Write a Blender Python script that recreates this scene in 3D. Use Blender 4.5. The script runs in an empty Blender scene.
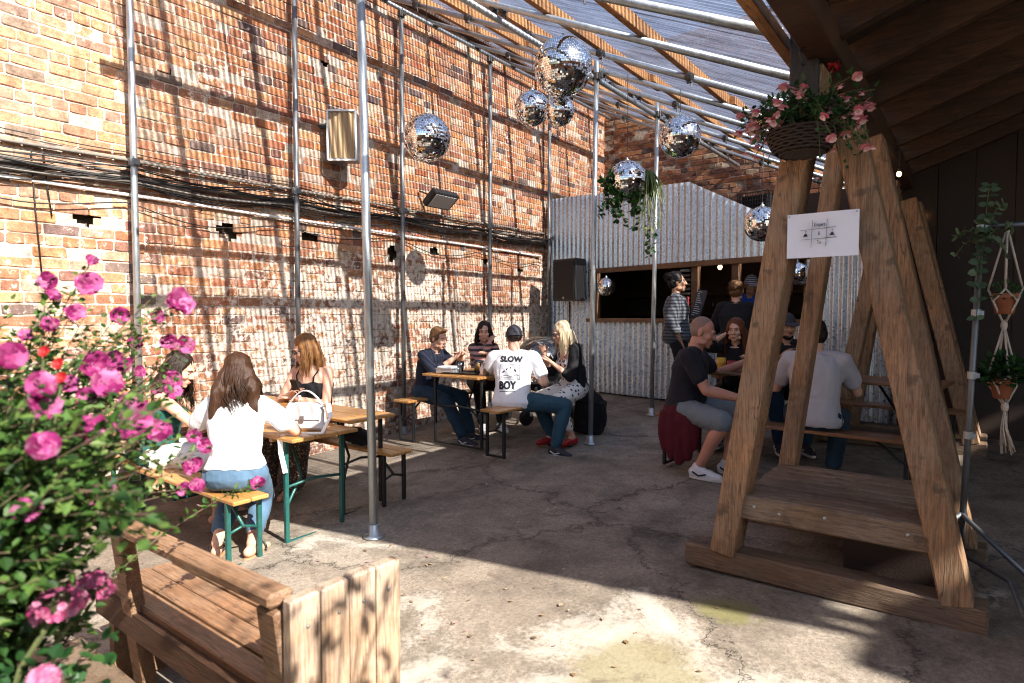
import bpy, bmesh, math, random
from mathutils import Vector, Matrix, Quaternion, noise, geometry
from mathutils.bvhtree import BVHTree
R = math.radians
random.seed(7)
rnd = random.random
uni = random.uniform
S = bpy.context.scene
COL = S.collection
V = Vector

# ------------------------------------------------------------------ camera model (used to place the camera only)
CAMZ, YAW, PIT, FPX = 1.61, 37.3, math.degrees(math.atan((341.5-315)/620)), 620.0

def G(x, y):
    """height of the yard floor: it climbs gently away from the camera"""
    x = max(-9, min(9, x)); y = max(-6, min(13, y))
    return .05*y + .03*x + .005*max(0, y-4.5)**2

# ------------------------------------------------------------------ material helpers
def new_mat(name):
    m = bpy.data.materials.new(name); m.use_nodes = True
    nt = m.node_tree; nt.nodes.clear()
    out = nt.nodes.new('ShaderNodeOutputMaterial')
    return m, nt, out

def N(nt, kind, ins=None, **props):
    n = nt.nodes.new('ShaderNode'+kind)
    for k, v in props.items(): setattr(n, k, v)
    for k, v in (ins or {}).items():
        s = n.inputs[k]
        if isinstance(v, bpy.types.NodeSocket): nt.links.new(v, s)
        elif isinstance(v, (tuple, list)) and len(v) == 3 and s.type == 'RGBA': s.default_value = (*v, 1)
        else: s.default_value = v
    return n

def ramp(nt, fac, stops, interp='LINEAR'):
    n = nt.nodes.new('ShaderNodeValToRGB'); n.color_ramp.interpolation = interp
    el = n.color_ramp.elements
    while len(el) < len(stops): el.new(.5)
    for e, (p, c) in zip(el, stops):
        e.position = p; e.color = (*c, 1) if len(c) == 3 else c
    nt.links.new(fac, n.inputs[0]); return n.outputs[0]

def gray(v): return (v, v, v)

def mix(nt, fac, a, b, mode='MIX'):
    n = nt.nodes.new('ShaderNodeMix'); n.data_type = 'RGBA'; n.blend_type = mode
    for s, v in ((n.inputs[0], fac), (n.inputs[6], a), (n.inputs[7], b)):
        if isinstance(v, bpy.types.NodeSocket): nt.links.new(v, s)
        elif isinstance(v, tuple): s.default_value = (*v, 1)
        else: s.default_value = v
    return n.outputs[2]

def MA(nt, op, a, b=None, c=None):
    n = nt.nodes.new('ShaderNodeMath'); n.operation = op
    for s, v in zip(n.inputs, (a, b, c)):
        if v is None: continue
        if isinstance(v, bpy.types.NodeSocket): nt.links.new(v, s)
        else: s.default_value = v
    return n.outputs[0]

def noise_tex(nt, vec, scale, detail=4, rough=.6, dist=0):
    return N(nt, 'TexNoise', {'Vector': vec, 'Scale': scale, 'Detail': detail, 'Roughness': rough, 'Distortion': dist}).outputs['Fac']

def objvec(nt, scale=(1, 1, 1)):
    tc = N(nt, 'TexCoord').outputs['Object']
    if scale == (1, 1, 1): return tc
    return N(nt, 'Mapping', {'Vector': tc, 'Scale': scale}).outputs[0]

def M(name, col, rough=.6, metal=0, var=.25, scale=9, bump=.15, bscale=90, col2=None, stretch=(1, 1, 1), spec=.5,
      sss=0, sheen=0, trans=0, coat=0, alpha=None, dist=0, contrast=.25):
    """general procedural surface: two tones mixed by noise, fine bump, varying gloss"""
    m, nt, out = new_mat(name)
    v = objvec(nt, stretch)
    n1 = noise_tex(nt, v, scale, 5, .62, dist)
    c2 = col2 if col2 else tuple(max(0, c*(1-var)) for c in col)
    f = ramp(nt, n1, [(.5-contrast, gray(0)), (.5+contrast, gray(1))])
    base = mix(nt, f, c2, col)
    n2 = noise_tex(nt, v, bscale, 3, .6)
    b = N(nt, 'Bump', {'Height': n2, 'Strength': bump, 'Distance': .01}).outputs[0]
    r = MA(nt, 'MULTIPLY_ADD', n1, .25, rough-.12)
    p = N(nt, 'BsdfPrincipled', {'Base Color': base, 'Roughness': r, 'Metallic': metal, 'Normal': b,
                                  'Specular IOR Level': spec})
    if sss: p.inputs['Subsurface Weight'].default_value = sss; p.inputs['Subsurface Radius'].default_value = (.012, .005, .003); p.inputs['Subsurface Scale'].default_value = .5
    if sheen: p.inputs['Sheen Weight'].default_value = sheen
    if trans: p.inputs['Transmission Weight'].default_value = trans
    if coat: p.inputs['Coat Weight'].default_value = coat
    nt.links.new(p.outputs[0], out.inputs[0]); return m

def wood(name, light, dark, axis=0, ring=14, rough=.6, spots=.0, spotcol=(.03, .02, .015), coat=0, grey=None):
    """timber: streaks along one object axis, knots, stains"""
    m, nt, out = new_mat(name)
    st = [9, 9, 9]; st[axis] = .6
    v = objvec(nt, tuple(st)); vo = objvec(nt)
    oi = N(nt, 'ObjectInfo').outputs['Random']
    v2 = N(nt, 'VectorMath', {0: v, 1: N(nt, 'CombineXYZ', {0: MA(nt, 'MULTIPLY', oi, 37), 1: MA(nt, 'MULTIPLY', oi, 11), 2: oi}).outputs[0]}).outputs[0]
    n1 = noise_tex(nt, v2, 1.3, 6, .65, 1.2)
    n2 = noise_tex(nt, v2, 7, 4, .6, .3)
    n3 = noise_tex(nt, vo, 2.2, 4, .6)
    n4 = noise_tex(nt, v2, 16, 3, .7, .2)
    rings = MA(nt, 'FRACT', MA(nt, 'MULTIPLY', n1, ring*.8))
    f = MA(nt, 'ADD', MA(nt, 'ADD', MA(nt, 'MULTIPLY', n1, .45), MA(nt, 'MULTIPLY', n2, .42)), MA(nt, 'MULTIPLY', rings, .14))
    c = ramp(nt, f, [(.36, dark), (.50, tuple((a+b)/2 for a, b in zip(light, dark))), (.66, light)])
    c = mix(nt, 1, c, ramp(nt, n3, [(.3, gray(.5)), (.62, gray(1.08))]), 'MULTIPLY')
    c = mix(nt, 1, c, ramp(nt, n4, [(.34, gray(.7)), (.52, gray(1.04))]), 'MULTIPLY')
    if grey: c = mix(nt, ramp(nt, noise_tex(nt, vo, 3.1, 5, .7), [(.42, gray(0)), (.6, gray(.6))]), c, mix(nt, 1, grey, ramp(nt, n4, [(.38, gray(.5)), (.55, gray(1.1))]), 'MULTIPLY'))
    crack = ramp(nt, noise_tex(nt, v2, 2.6, 2, .5, .4), [(.485, gray(0)), (.497, gray(.75)), (.503, gray(.75)), (.515, gray(0))])
    c = mix(nt, MA(nt, 'MULTIPLY', crack, ramp(nt, n3, [(.45, gray(0)), (.6, gray(1))])), c, tuple(x*.25 for x in dark))
    if spots:
        s = ramp(nt, noise_tex(nt, vo, 9, 3, .5), [(.62, gray(0)), (.7, gray(spots))])
        c = mix(nt, s, c, spotcol)
    b = N(nt, 'Bump', {'Height': MA(nt, 'ADD', n4, MA(nt, 'MULTIPLY', n1, .6)), 'Strength': .5, 'Distance': .006}).outputs[0]
    p = N(nt, 'BsdfPrincipled', {'Base Color': c, 'Roughness': MA(nt, 'MULTIPLY_ADD', n1, .3, rough-.15), 'Normal': b, 'Coat Weight': coat, 'Coat Roughness': .25})
    nt.links.new(p.outputs[0], out.inputs[0]); return m

def brick_mat(name, tint=1.0, wash=1.0, low=.2, high=2.9):
    m, nt, out = new_mat(name)
    v = objvec(nt)
    a = N(nt, 'Attribute', attribute_name='bcol').outputs['Color']
    fine = noise_tex(nt, v, 70, 5, .7)
    mid = noise_tex(nt, v, 14, 5, .65)
    big = noise_tex(nt, v, .9, 5, .6)
    c = mix(nt, 1, a, ramp(nt, mid, [(.28, gray(.42)), (.6, gray(1.12))]), 'MULTIPLY')
    c = mix(nt, 1, c, ramp(nt, fine, [(.32, gray(.6)), (.62, gray(1.18))]), 'MULTIPLY')
    z = N(nt, 'SeparateXYZ', {0: v}).outputs
    band = N(nt, 'MapRange', {'Value': z[2], 'From Min': high+.3, 'From Max': high-1.2, 'To Min': 0, 'To Max': 1}).outputs[0]
    right = N(nt, 'MapRange', {'Value': z[1], 'From Min': 2.2, 'From Max': 5, 'To Min': .35, 'To Max': 1}).outputs[0]
    patch = MA(nt, 'ADD', MA(nt, 'MULTIPLY', mid, .72), MA(nt, 'ADD', MA(nt, 'MULTIPLY', big, .42), MA(nt, 'MULTIPLY', fine, .22)))
    k = MA(nt, 'ADD', patch, MA(nt, 'MULTIPLY', MA(nt, 'MULTIPLY', band, right), .15*wash))
    w = ramp(nt, k, [(.785, gray(0)), (.85, gray(.9))])
    c = mix(nt, MA(nt, 'MULTIPLY', w, min(1, wash)), c, (.66, .6, .52))
    c = mix(nt, ramp(nt, noise_tex(nt, v, 3.3, 6, .7), [(.4, gray(0)), (.75, gray(.28))]), c, (.42, .33, .27))
    # long soot streaks
    vs = N(nt, 'Mapping', {'Vector': v, 'Scale': (1, 3.2, .35)}).outputs[0]
    soot = ramp(nt, noise_tex(nt, vs, 1.4, 5, .65), [(.52, gray(1)), (.75, gray(.42))])
    c = mix(nt, 1, c, soot, 'MULTIPLY')
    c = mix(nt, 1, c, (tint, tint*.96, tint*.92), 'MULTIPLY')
    b = N(nt, 'Bump', {'Height': MA(nt, 'ADD', fine, mid), 'Strength': .5, 'Distance': .008}).outputs[0]
    p = N(nt, 'BsdfPrincipled', {'Base Color': c, 'Roughness': .9, 'Normal': b, 'Specular IOR Level': .2})
    nt.links.new(p.outputs[0], out.inputs[0]); return m

def concrete_mat():
    m, nt, out = new_mat('worn concrete')
    v = N(nt, 'TexCoord').outputs['Object']
    big = noise_tex(nt, v, .55, 6, .62, .4); mid = noise_tex(nt, v, 2.6, 7, .68, .3); fine = noise_tex(nt, v, 45, 5, .75); grit = noise_tex(nt, v, 260, 2, .6)
    c = ramp(nt, big, [(.3, (.15, .118, .092)), (.5, (.25, .207, .162)), (.7, (.355, .307, .25))])
    c = mix(nt, 1, c, ramp(nt, mid, [(.30, gray(.5)), (.58, gray(1.1))]), 'MULTIPLY')
    c = mix(nt, 1, c, ramp(nt, fine, [(.32, gray(.62)), (.64, gray(1.18))]), 'MULTIPLY')
    c = mix(nt, 1, c, ramp(nt, grit, [(.34, gray(.5)), (.5, gray(1.03))]), 'MULTIPLY')
    s = N(nt, 'SeparateXYZ', {0: v}).outputs
    # worn pale screed; near part of the yard also lightened to paint in sunlight
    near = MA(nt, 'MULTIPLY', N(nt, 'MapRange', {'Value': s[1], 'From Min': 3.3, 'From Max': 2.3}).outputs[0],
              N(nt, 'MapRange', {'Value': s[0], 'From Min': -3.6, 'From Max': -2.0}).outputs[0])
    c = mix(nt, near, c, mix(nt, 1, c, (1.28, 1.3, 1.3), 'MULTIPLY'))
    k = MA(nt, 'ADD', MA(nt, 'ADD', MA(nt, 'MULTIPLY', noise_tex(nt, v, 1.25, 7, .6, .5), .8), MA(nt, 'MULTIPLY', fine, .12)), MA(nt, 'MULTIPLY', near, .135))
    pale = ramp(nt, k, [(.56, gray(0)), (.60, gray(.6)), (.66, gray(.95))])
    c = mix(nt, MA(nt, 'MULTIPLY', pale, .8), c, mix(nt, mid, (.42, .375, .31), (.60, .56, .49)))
    # patch of moss-green old render
    def blob(cx, cy, r0, r1):
        vv = N(nt, 'VectorMath', {0: v, 1: N(nt, 'CombineXYZ', {0: MA(nt, 'MULTIPLY', mid, .8), 1: MA(nt, 'MULTIPLY', big, .9)}).outputs[0]}).outputs[0]
        d = N(nt, 'VectorMath', {0: vv, 1: (cx+.4, cy+.45, 0)}, operation='SUBTRACT').outputs[0]
        d = N(nt, 'VectorMath', {0: d, 1: (1, 1, 0)}, operation='MULTIPLY').outputs[0]
        ln = N(nt, 'VectorMath', {0: d}, operation='LENGTH').outputs['Value']
        return N(nt, 'MapRange', {'Value': ln, 'From Min': r1, 'From Max': r0}).outputs[0]
    c = mix(nt, MA(nt, 'MULTIPLY', blob(-1.12, 2.36, .22, .36), .8), c, mix(nt, fine, (.17, .15, .075), (.33, .285, .165)))
    c = mix(nt, MA(nt, 'MULTIPLY', blob(-1.0, 3.05, .1, .16), .7), c, (.17, .16, .05))
    # cracks
    vd = N(nt, 'VectorMath', {0: v, 1: N(nt, 'TexNoise', {'Vector': v, 'Scale': 1.9, 'Detail': 6, 'Roughness': .7}).outputs['Color']}).outputs[0]
    vor = N(nt, 'TexVoronoi', {'Vector': vd, 'Scale': .62}, feature='DISTANCE_TO_EDGE', voronoi_dimensions='2D').outputs['Distance']
    cr = ramp(nt, vor, [(.0018, gray(1)), (.005, gray(0))])
    cr = MA(nt, 'MULTIPLY', cr, ramp(nt, big, [(.38, gray(.5)), (.55, gray(.85))]))
    halo = ramp(nt, MA(nt, 'ADD', vor, MA(nt, 'MULTIPLY', mid, .05)), [(.02, gray(.72)), (.06, gray(1))])
    c = mix(nt, 1, c, halo, 'MULTIPLY')
    vor2 = N(nt, 'TexVoronoi', {'Vector': vd, 'Scale': 1.9}, feature='DISTANCE_TO_EDGE', voronoi_dimensions='2D').outputs['Distance']
    cr2 = MA(nt, 'MULTIPLY', ramp(nt, vor2, [(.002, gray(1)), (.006, gray(0))]), ramp(nt, mid, [(.5, gray(0)), (.6, gray(.8))]))
    c = mix(nt, MA(nt, 'MAXIMUM', cr, cr2), c, (.03, .024, .018))
    st = ramp(nt, noise_tex(nt, v, 3.7, 6, .7, .8), [(.57, gray(0)), (.68, gray(.6))])
    c = mix(nt, st, c, (.10, .078, .058))
    h = MA(nt, 'SUBTRACT', MA(nt, 'ADD', MA(nt, 'MULTIPLY', fine, .35), MA(nt, 'MULTIPLY', pale, .3)), MA(nt, 'MULTIPLY', cr, 1.2))
    b = N(nt, 'Bump', {'Height': h, 'Strength': .55, 'Distance': .012}).outputs[0]
    p = N(nt, 'BsdfPrincipled', {'Base Color': c, 'Roughness': MA(nt, 'MULTIPLY_ADD', mid, -.25, .93), 'Normal': b, 'Specular IOR Level': .3})
    nt.links.new(p.outputs[0], out.inputs[0]); return m

def clear_sheet_mat():
    """clear corrugated plastic; dark valley stripes are tinted in to stand for refracted light bands"""
    m, nt, out = new_mat('clear corrugated plastic')
    v = objvec(nt)
    lw = N(nt, 'LayerWeight', {'Blend': .5}).outputs['Facing']
    vs = N(nt, 'Mapping', {'Vector': v, 'Scale': (.5, 5, .5)}).outputs[0]
    dirt = noise_tex(nt, vs, 3, 5, .7); blot = noise_tex(nt, v, 1.7, 4, .6)
    y = N(nt, 'SeparateXYZ', {0: v}).outputs[1]
    ph = MA(nt, 'FRACT', MA(nt, 'DIVIDE', MA(nt, 'SUBTRACT', y, 2.05-1.0), 1/18))
    val = ramp(nt, ph, [(.0, gray(.0)), (.52, gray(0)), (.58, gray(1)), (.96, gray(1)), (1, gray(0))])
    valley = MA(nt, 'MULTIPLY', MA(nt, 'SUBTRACT', 1, val), ramp(nt, blot, [(.3, gray(.8)), (.7, gray(1))]))
    tcol = mix(nt, MA(nt, 'MULTIPLY', valley, .97), (.97, .97, .99), (.20, .20, .21))  # valley stripes in the tint stand for light bent by the ribs
    tcol = mix(nt, 1, tcol, ramp(nt, lw, [(.3, gray(1)), (.62, gray(.55)), (.9, gray(.4))]), 'MULTIPLY')
    tr = N(nt, 'BsdfTransparent', {'Color': tcol}).outputs[0]
    df = N(nt, 'BsdfTranslucent', {'Color': (.42, .47, .66)}).outputs[0]
    gl = N(nt, 'BsdfGlossy', {'Color': (.8, .82, .88), 'Roughness': .12}).outputs[0]
    s1 = N(nt, 'MixShader', {0: ramp(nt, dirt, [(.35, gray(.06)), (.7, gray(.22))]), 1: tr, 2: df}).outputs[0]
    s2 = N(nt, 'MixShader', {0: MA(nt, 'MULTIPLY', lw, .05), 1: s1, 2: gl}).outputs[0]
    nt.links.new(s2, out.inputs[0]); return m

def glass_mat(name, col=(1, 1, 1), rough=.02, tint=.85):
    m, nt, out = new_mat(name)
    v = objvec(nt); n = noise_tex(nt, v, 20, 3)
    fr = N(nt, 'Fresnel', {'IOR': 1.45}).outputs[0]
    tr = N(nt, 'BsdfTransparent', {'Color': tuple(c*tint for c in col)}).outputs[0]
    gl = N(nt, 'BsdfGlossy', {'Roughness': rough, 'Color': (.95, .95, .95)}).outputs[0]
    f = MA(nt, 'MULTIPLY_ADD', n, .12, fr)
    nt.links.new(N(nt, 'MixShader', {0: f, 1: tr, 2: gl}).outputs[0], out.inputs[0]); return m

def leaf_mat(name, cols, vein=.2, trans=.35, rough=.5):
    m, nt, out = new_mat(name)
    a = N(nt, 'Attribute', attribute_name='rv').outputs['Fac']
    v = objvec(nt)
    k = MA(nt, 'ADD', MA(nt, 'MULTIPLY', a, .8), MA(nt, 'MULTIPLY', noise_tex(nt, v, 30, 3), .25))
    c = ramp(nt, k, [(i/(len(cols)-1), cc) for i, cc in enumerate(cols)])
    p = N(nt, 'BsdfPrincipled', {'Base Color': c, 'Roughness': rough, 'Specular IOR Level': .35}).outputs[0]
    t = N(nt, 'BsdfTranslucent', {'Color': c}).outputs[0]
    nt.links.new(N(nt, 'MixShader', {0: trans, 1: p, 2: t}).outputs[0], out.inputs[0]); return m

def fabric_pattern(name, base, dot, kind, scale):
    """printed cloth: dots, animal spots or stripes"""
    m, nt, out = new_mat(name)
    v = objvec(nt)
    if kind == 'dots':
        vo = N(nt, 'TexVoronoi', {'Vector': v, 'Scale': scale, 'Randomness': .35}).outputs['Distance']
        f = ramp(nt, vo, [(.31, gray(1)), (.37, gray(0))])
    elif kind == 'spots':
        vd = N(nt, 'VectorMath', {0: v, 1: N(nt, 'VectorMath', {0: N(nt, 'TexNoise', {'Vector': v, 'Scale': 40.0}).outputs['Color'], 1: (.02, .02, .02)}, operation='MULTIPLY').outputs[0]}).outputs[0]
        vo = N(nt, 'TexVoronoi', {'Vector': vd, 'Scale': scale}).outputs['Distance']
        f = ramp(nt, vo, [(.28, gray(1)), (.4, gray(0))])
    else:
        z = N(nt, 'SeparateXYZ', {0: v}).outputs[2]
        w = MA(nt, 'FRACT', MA(nt, 'MULTIPLY', MA(nt, 'ADD', z, MA(nt, 'MULTIPLY', noise_tex(nt, v, 5, 2), .02)), scale))
        f = ramp(nt, w, [(.0, gray(0)), (.02, gray(0)), (.42, gray(0)), (.46, gray(1)), (.96, gray(1)), (1, gray(0))])
    c = mix(nt, f, base, dot)
    b = N(nt, 'Bump', {'Height': noise_tex(nt, v, 18, 4), 'Strength': .3, 'Distance': .02}).outputs[0]
    p = N(nt, 'BsdfPrincipled', {'Base Color': c, 'Roughness': .85, 'Normal': b, 'Sheen Weight': .2})
    nt.links.new(p.outputs[0], out.inputs[0]); return m

def emit_mat(name, col, strength):
    m, nt, out = new_mat(name)
    v = objvec(nt); n = noise_tex(nt, v, 30, 2)
    e = N(nt, 'Emission', {'Color': (*col, 1), 'Strength': MA(nt, 'MULTIPLY_ADD', n, strength*.2, strength*.9)})
    nt.links.new(e.outputs[0], out.inputs[0]); return m

def translucent_mat(name, col):
    m, nt, out = new_mat(name)
    v = objvec(nt, (1, 9, .5)); n = noise_tex(nt, v, 3, 4)
    c = mix(nt, n, tuple(x*.75 for x in col), col)
    p = N(nt, 'BsdfPrincipled', {'Base Color': c, 'Roughness': .4}).outputs[0]
    t = N(nt, 'BsdfTranslucent', {'Color': c}).outputs[0]
    nt.links.new(N(nt, 'MixShader', {0: .3, 1: p, 2: t}).outputs[0], out.inputs[0]); return m

def mirror_mat():
    m, nt, out = new_mat('mirror tiles')
    a = N(nt, 'Attribute', attribute_name='rv').outputs['Fac']
    c = ramp(nt, a, [(0, (.55, .58, .6)), (.1, (.82, .85, .87)), (1, (.93, .95, .96))])
    p = N(nt, 'BsdfPrincipled', {'Base Color': c, 'Metallic': 1, 'Roughness': .045})
    nt.links.new(p.outputs[0], out.inputs[0]); return m

def corr_mat():
    m, nt, out = new_mat('corrugated galvanised sheet'); v = objvec(nt)
    sp = N(nt, 'TexVoronoi', {'Vector': v, 'Scale': 38.0}).outputs['Color']; spg = N(nt, 'SeparateXYZ', {0: sp}).outputs[0]
    n1 = noise_tex(nt, N(nt, 'Mapping', {'Vector': v, 'Scale': (3, 3, .5)}).outputs[0], 1.6, 6, .65)
    c = mix(nt, spg, (.50, .56, .63), (.66, .72, .78)); c = mix(nt, ramp(nt, n1, [(.35, gray(0)), (.75, gray(.45))]), c, (.36, .39, .43))
    rust = ramp(nt, MA(nt, 'ADD', MA(nt, 'MULTIPLY', n1, .6), MA(nt, 'MULTIPLY', noise_tex(nt, v, 9, 6, .7), .5)), [(.63, gray(0)), (.76, gray(.6))])
    c = mix(nt, rust, c, (.17, .09, .05))
    b = N(nt, 'Bump', {'Height': noise_tex(nt, v, 6, 4), 'Strength': .12, 'Distance': .02}).outputs[0]
    p = N(nt, 'BsdfPrincipled', {'Base Color': c, 'Metallic': MA(nt, 'MULTIPLY_ADD', rust, -.5, .72), 'Roughness': MA(nt, 'MULTIPLY_ADD', spg, .14, .24), 'Normal': b})
    nt.links.new(p.outputs[0], out.inputs[0]); return m

K = {}
def mats():
    K['galv'] = M('galvanised steel', (.50, .54, .56), .42, .85, .35, 26, .1, 160, stretch=(1, 1, .35))
    K['galvdk'] = M('weathered galvanised steel', (.22, .23, .24), .5, .7, .4, 22, .12, 150, stretch=(1, 1, .3))
    K['clamp'] = M('dark scaffold clamp', (.10, .095, .09), .55, .8, .4, 60)
    K['corr'] = corr_mat()
    K['timber'] = wood('orange purlin timber', (.50, .25, .09), (.25, .10, .035), 1, rough=.65, spots=.4)
    K['beamz'] = wood('weathered trestle timber', (.41, .22, .105), (.10, .05, .024), 2, rough=.7, spots=.6, grey=(.28, .19, .12))
    K['beamx'] = wood('weathered trestle timber lengthwise', (.23, .135, .075), (.10, .055, .028), 0, rough=.75, spots=.5, grey=(.14, .105, .075))
    K['deck'] = wood('worn deck planks', (.25, .155, .09), (.10, .058, .033), 0, rough=.65, spots=.5, grey=(.24, .18, .13))
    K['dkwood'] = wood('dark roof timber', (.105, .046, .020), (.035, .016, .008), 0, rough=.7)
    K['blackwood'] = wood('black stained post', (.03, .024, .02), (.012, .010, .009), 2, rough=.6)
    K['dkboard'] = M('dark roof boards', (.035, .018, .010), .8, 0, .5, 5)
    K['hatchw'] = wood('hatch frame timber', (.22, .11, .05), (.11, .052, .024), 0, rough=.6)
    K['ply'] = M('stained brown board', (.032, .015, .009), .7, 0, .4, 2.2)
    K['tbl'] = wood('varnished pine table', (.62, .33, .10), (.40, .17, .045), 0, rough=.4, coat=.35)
    K['tblshade'] = wood('shaded varnished pine table', (.30, .14, .055), (.15, .06, .022), 0, rough=.45, coat=.2)  # pine table wood darkened, the shade over it put into the colour
    K['tbly'] = wood('varnished pine table lengthwise', (.62, .33, .10), (.40, .17, .045), 1, rough=.4, coat=.35)
    K['bench'] = wood('brown bench timber', (.38, .20, .10), (.14, .065, .03), 0, rough=.6, spots=.4, grey=(.27, .18, .115))
    K['benchz'] = wood('pale bench end timber', (.52, .36, .235), (.30, .17, .09), 2, rough=.75, spots=.6, grey=(.42, .33, .26))
    K['planter'] = wood('grey planter timber', (.26, .17, .10), (.12, .07, .04), 2, rough=.8, grey=(.2, .16, .12))
    K['green'] = M('green painted steel', (.018, .11, .095), .4, .2, .35, 30)
    K['black'] = M('black painted steel', (.012, .013, .014), .5, .2, .3, 30)
    K['cable'] = M('black cable rubber', (.016, .015, .014), .6, 0, .4, 20)
    K['cablegrey'] = M('grey dusty cable', (.22, .19, .16), .75, 0, .5, 20)
    K['white'] = M('white plastic', (.75, .75, .74), .45, 0, .12, 8)
    K['paper'] = M('white paper', (.74, .75, .82), .8, 0, .04, 4, .05)
    K['ink'] = M('black ink', (.02, .02, .03), .8, 0, .3, 40)
    K['plasticblk'] = M('black plastic', (.014, .014, .015), .45, 0, .3, 30)
    K['terra'] = M('terracotta', (.36, .12, .055), .8, 0, .3, 14)
    K['rope'] = M('cream cotton rope', (.60, .50, .40), .9, 0, .25, 40, .5, 120)
    K['soil'] = M('soil', (.03, .02, .014), .95, 0, .5, 30, .6)
    K['wicker'] = M('dark wicker', (.035, .018, .010), .7, 0, .5, 40, .6, 80)
    K['stem'] = M('plant stem', (.10, .12, .04), .7, 0, .4, 20)
    K['bark'] = M('woody stem', (.12, .08, .045), .8, 0, .4, 20)
    K['leaf'] = leaf_mat('shrub leaves', [(.010, .028, .007), (.026, .07, .013), (.065, .14, .025), (.15, .21, .05)])
    K['leafdk'] = leaf_mat('deep green leaves', [(.008, .03, .01), (.02, .07, .018), (.05, .13, .03)])
    K['leafeuc'] = leaf_mat('eucalyptus leaves', [(.05, .09, .05), (.10, .16, .09), (.2, .26, .14)])
    K['leafgrass'] = leaf_mat('striped grass leaves', [(.06, .12, .02), (.2, .26, .07), (.42, .44, .2)])
    K['mallow'] = leaf_mat('magenta petals', [(.08, .003, .035), (.18, .008, .075), (.30, .028, .145), (.43, .12, .27)], trans=.3)
    K['geranium'] = leaf_mat('pink geranium petals', [(.36, .02, .11), (.5, .12, .25), (.6, .27, .38)], trans=.3)
    K['litter'] = leaf_mat('dry leaf scraps', [(.10, .06, .03), (.25, .16, .08), (.4, .3, .2), (.35, .12, .2)], trans=.1)
    K['redpet'] = leaf_mat('red petals', [(.18, .003, .006), (.32, .008, .012), (.45, .02, .02)], trans=.3)
    K['fuchsia'] = leaf_mat('pink and white fuchsia petals', [(.68, .10, .18), (.85, .45, .48), (.9, .76, .72)], trans=.3)
    K['yellow'] = M('yellow stamen', (.7, .5, .1), .7)
    K['mirror'] = mirror_mat()
    K['ballcore'] = M('ball grout', (.05, .05, .05), .7)
    K['clear'] = clear_sheet_mat()
    K['glass'] = glass_mat('clear drinking glass')
    K['hoodglass'] = glass_mat('clear rain cover', (.92, .96, .99), .1, .93)
    K['beer'] = translucent_mat('amber beer', (.95, .46, .04))
    K['foam'] = M('beer foam', (.8, .75, .62), .9)
    K['foil'] = M('foil tray', (.72, .74, .76), .35, .7, .2, 30, .4, 60)
    K['leatherW'] = M('white leather', (.78, .76, .74), .45, 0, .06, 10)
    K['leatherB'] = M('black leather', (.015, .014, .015), .45, 0, .3, 18, .2)
    K['tray'] = M('dark tray', (.03, .02, .016), .5)
    K['yellowcup'] = M('yellow cup', (.75, .42, .04), .5)
    K['redcup'] = M('red cup', (.45, .03, .03), .5)
    K['amber'] = translucent_mat('amber ribbed diffuser', (.52, .36, .19))
    K['frost'] = translucent_mat('frosted diffuser', (.7, .7, .7))
    K['bulb'] = emit_mat('glowing bulb', (1, .62, .25), 4)
    K['chalk'] = M('chalk menu board', (.06, .06, .065), .7, 0, .3, 12)
    K['bottle'] = M('dark bottle glass', (.02, .03, .02), .2)
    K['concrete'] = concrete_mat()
    K['bricklit'] = brick_mat('old brick wall', 1.0, 1.0)
    K['brickshade'] = brick_mat('shaded brick wall', .62, .25)  # same brick tinted darker, shade of the end wall put into the colour
    K['mortar'] = M('lime mortar', (.52, .43, .34), .95, 0, .4, 6, .6, 50)
    K['soot'] = M('sooty brick hole', (.035, .022, .015), .95)
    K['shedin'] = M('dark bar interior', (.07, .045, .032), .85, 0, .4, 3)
    # people
    K['skin'] = M('fair skin', (.60, .34, .235), .48, 0, .12, 12, .08, 120, sss=.12)
    K['skinr'] = M('ruddy skin', (.54, .25, .17), .46, 0, .16, 12, .08, 120, sss=.12)
    K['skind'] = M('olive skin', (.40, .215, .13), .48, 0, .14, 12, .08, 120, sss=.1)
    K['eye'] = M('eye white', (.5, .47, .44), .25, 0, .05)
    K['iris'] = M('dark iris', (.03, .02, .015), .2)
    K['lip'] = M('lips', (.42, .14, .12), .45)
    for n, c, v in (('brown', (.055, .024, .012), .6), ('dkbrown', (.022, .012, .008), .5), ('blonde', (.68, .55, .36), .3), ('ltbrown', (.17, .085, .038), .5),
                    ('auburn', (.16, .048, .016), .5), ('black', (.010, .008, .008), .4), ('strawb', (.30, .14, .05), .5), ('stubble', (.30, .185, .145), .3)):
        K['hair_'+n] = M('hair '+n, c, .38, 0, v, 40, .3, 260, stretch=(6, 6, .6), spec=.22)
    def cl(k, c, var=.12, **kw): K[k] = M('cloth '+k, c, .85, 0, var, 7, .35, 30, sheen=.03, spec=.2, **kw)
    cl('wht', (.80, .80, .82), .05); cl('navy', (.016, .020, .036)); cl('blk', (.012, .012, .014)); cl('greent', (.012, .075, .06))
    cl('denim', (.035, .085, .125), .45); cl('dkdenim', (.020, .045, .075), .4); cl('ltdenim', (.095, .17, .26), .45); cl('maroon', (.095, .010, .016), .3)
    cl('greysh', (.17, .20, .22)); cl('greyt', (.42, .40, .43)); cl('charcoal', (.020, .018, .024)); cl('blue', (.02, .07, .36))
    K['stripedark'] = fabric_pattern('fine striped dark cloth', (.012, .014, .02), (.09, .10, .12), 'stripes', 26); cl('whiteskirt', (.75, .74, .70)); cl('redv', (.4, .03, .03)); cl('dkgreen', (.03, .05, .04))
    K['polka'] = fabric_pattern('polka dot cloth', (.72, .70, .66), (.015, .015, .018), 'dots', 20)
    K['leopard'] = fabric_pattern('brown animal print cloth', (.045, .028, .02), (.34, .22, .13), 'spots', 55)
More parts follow.
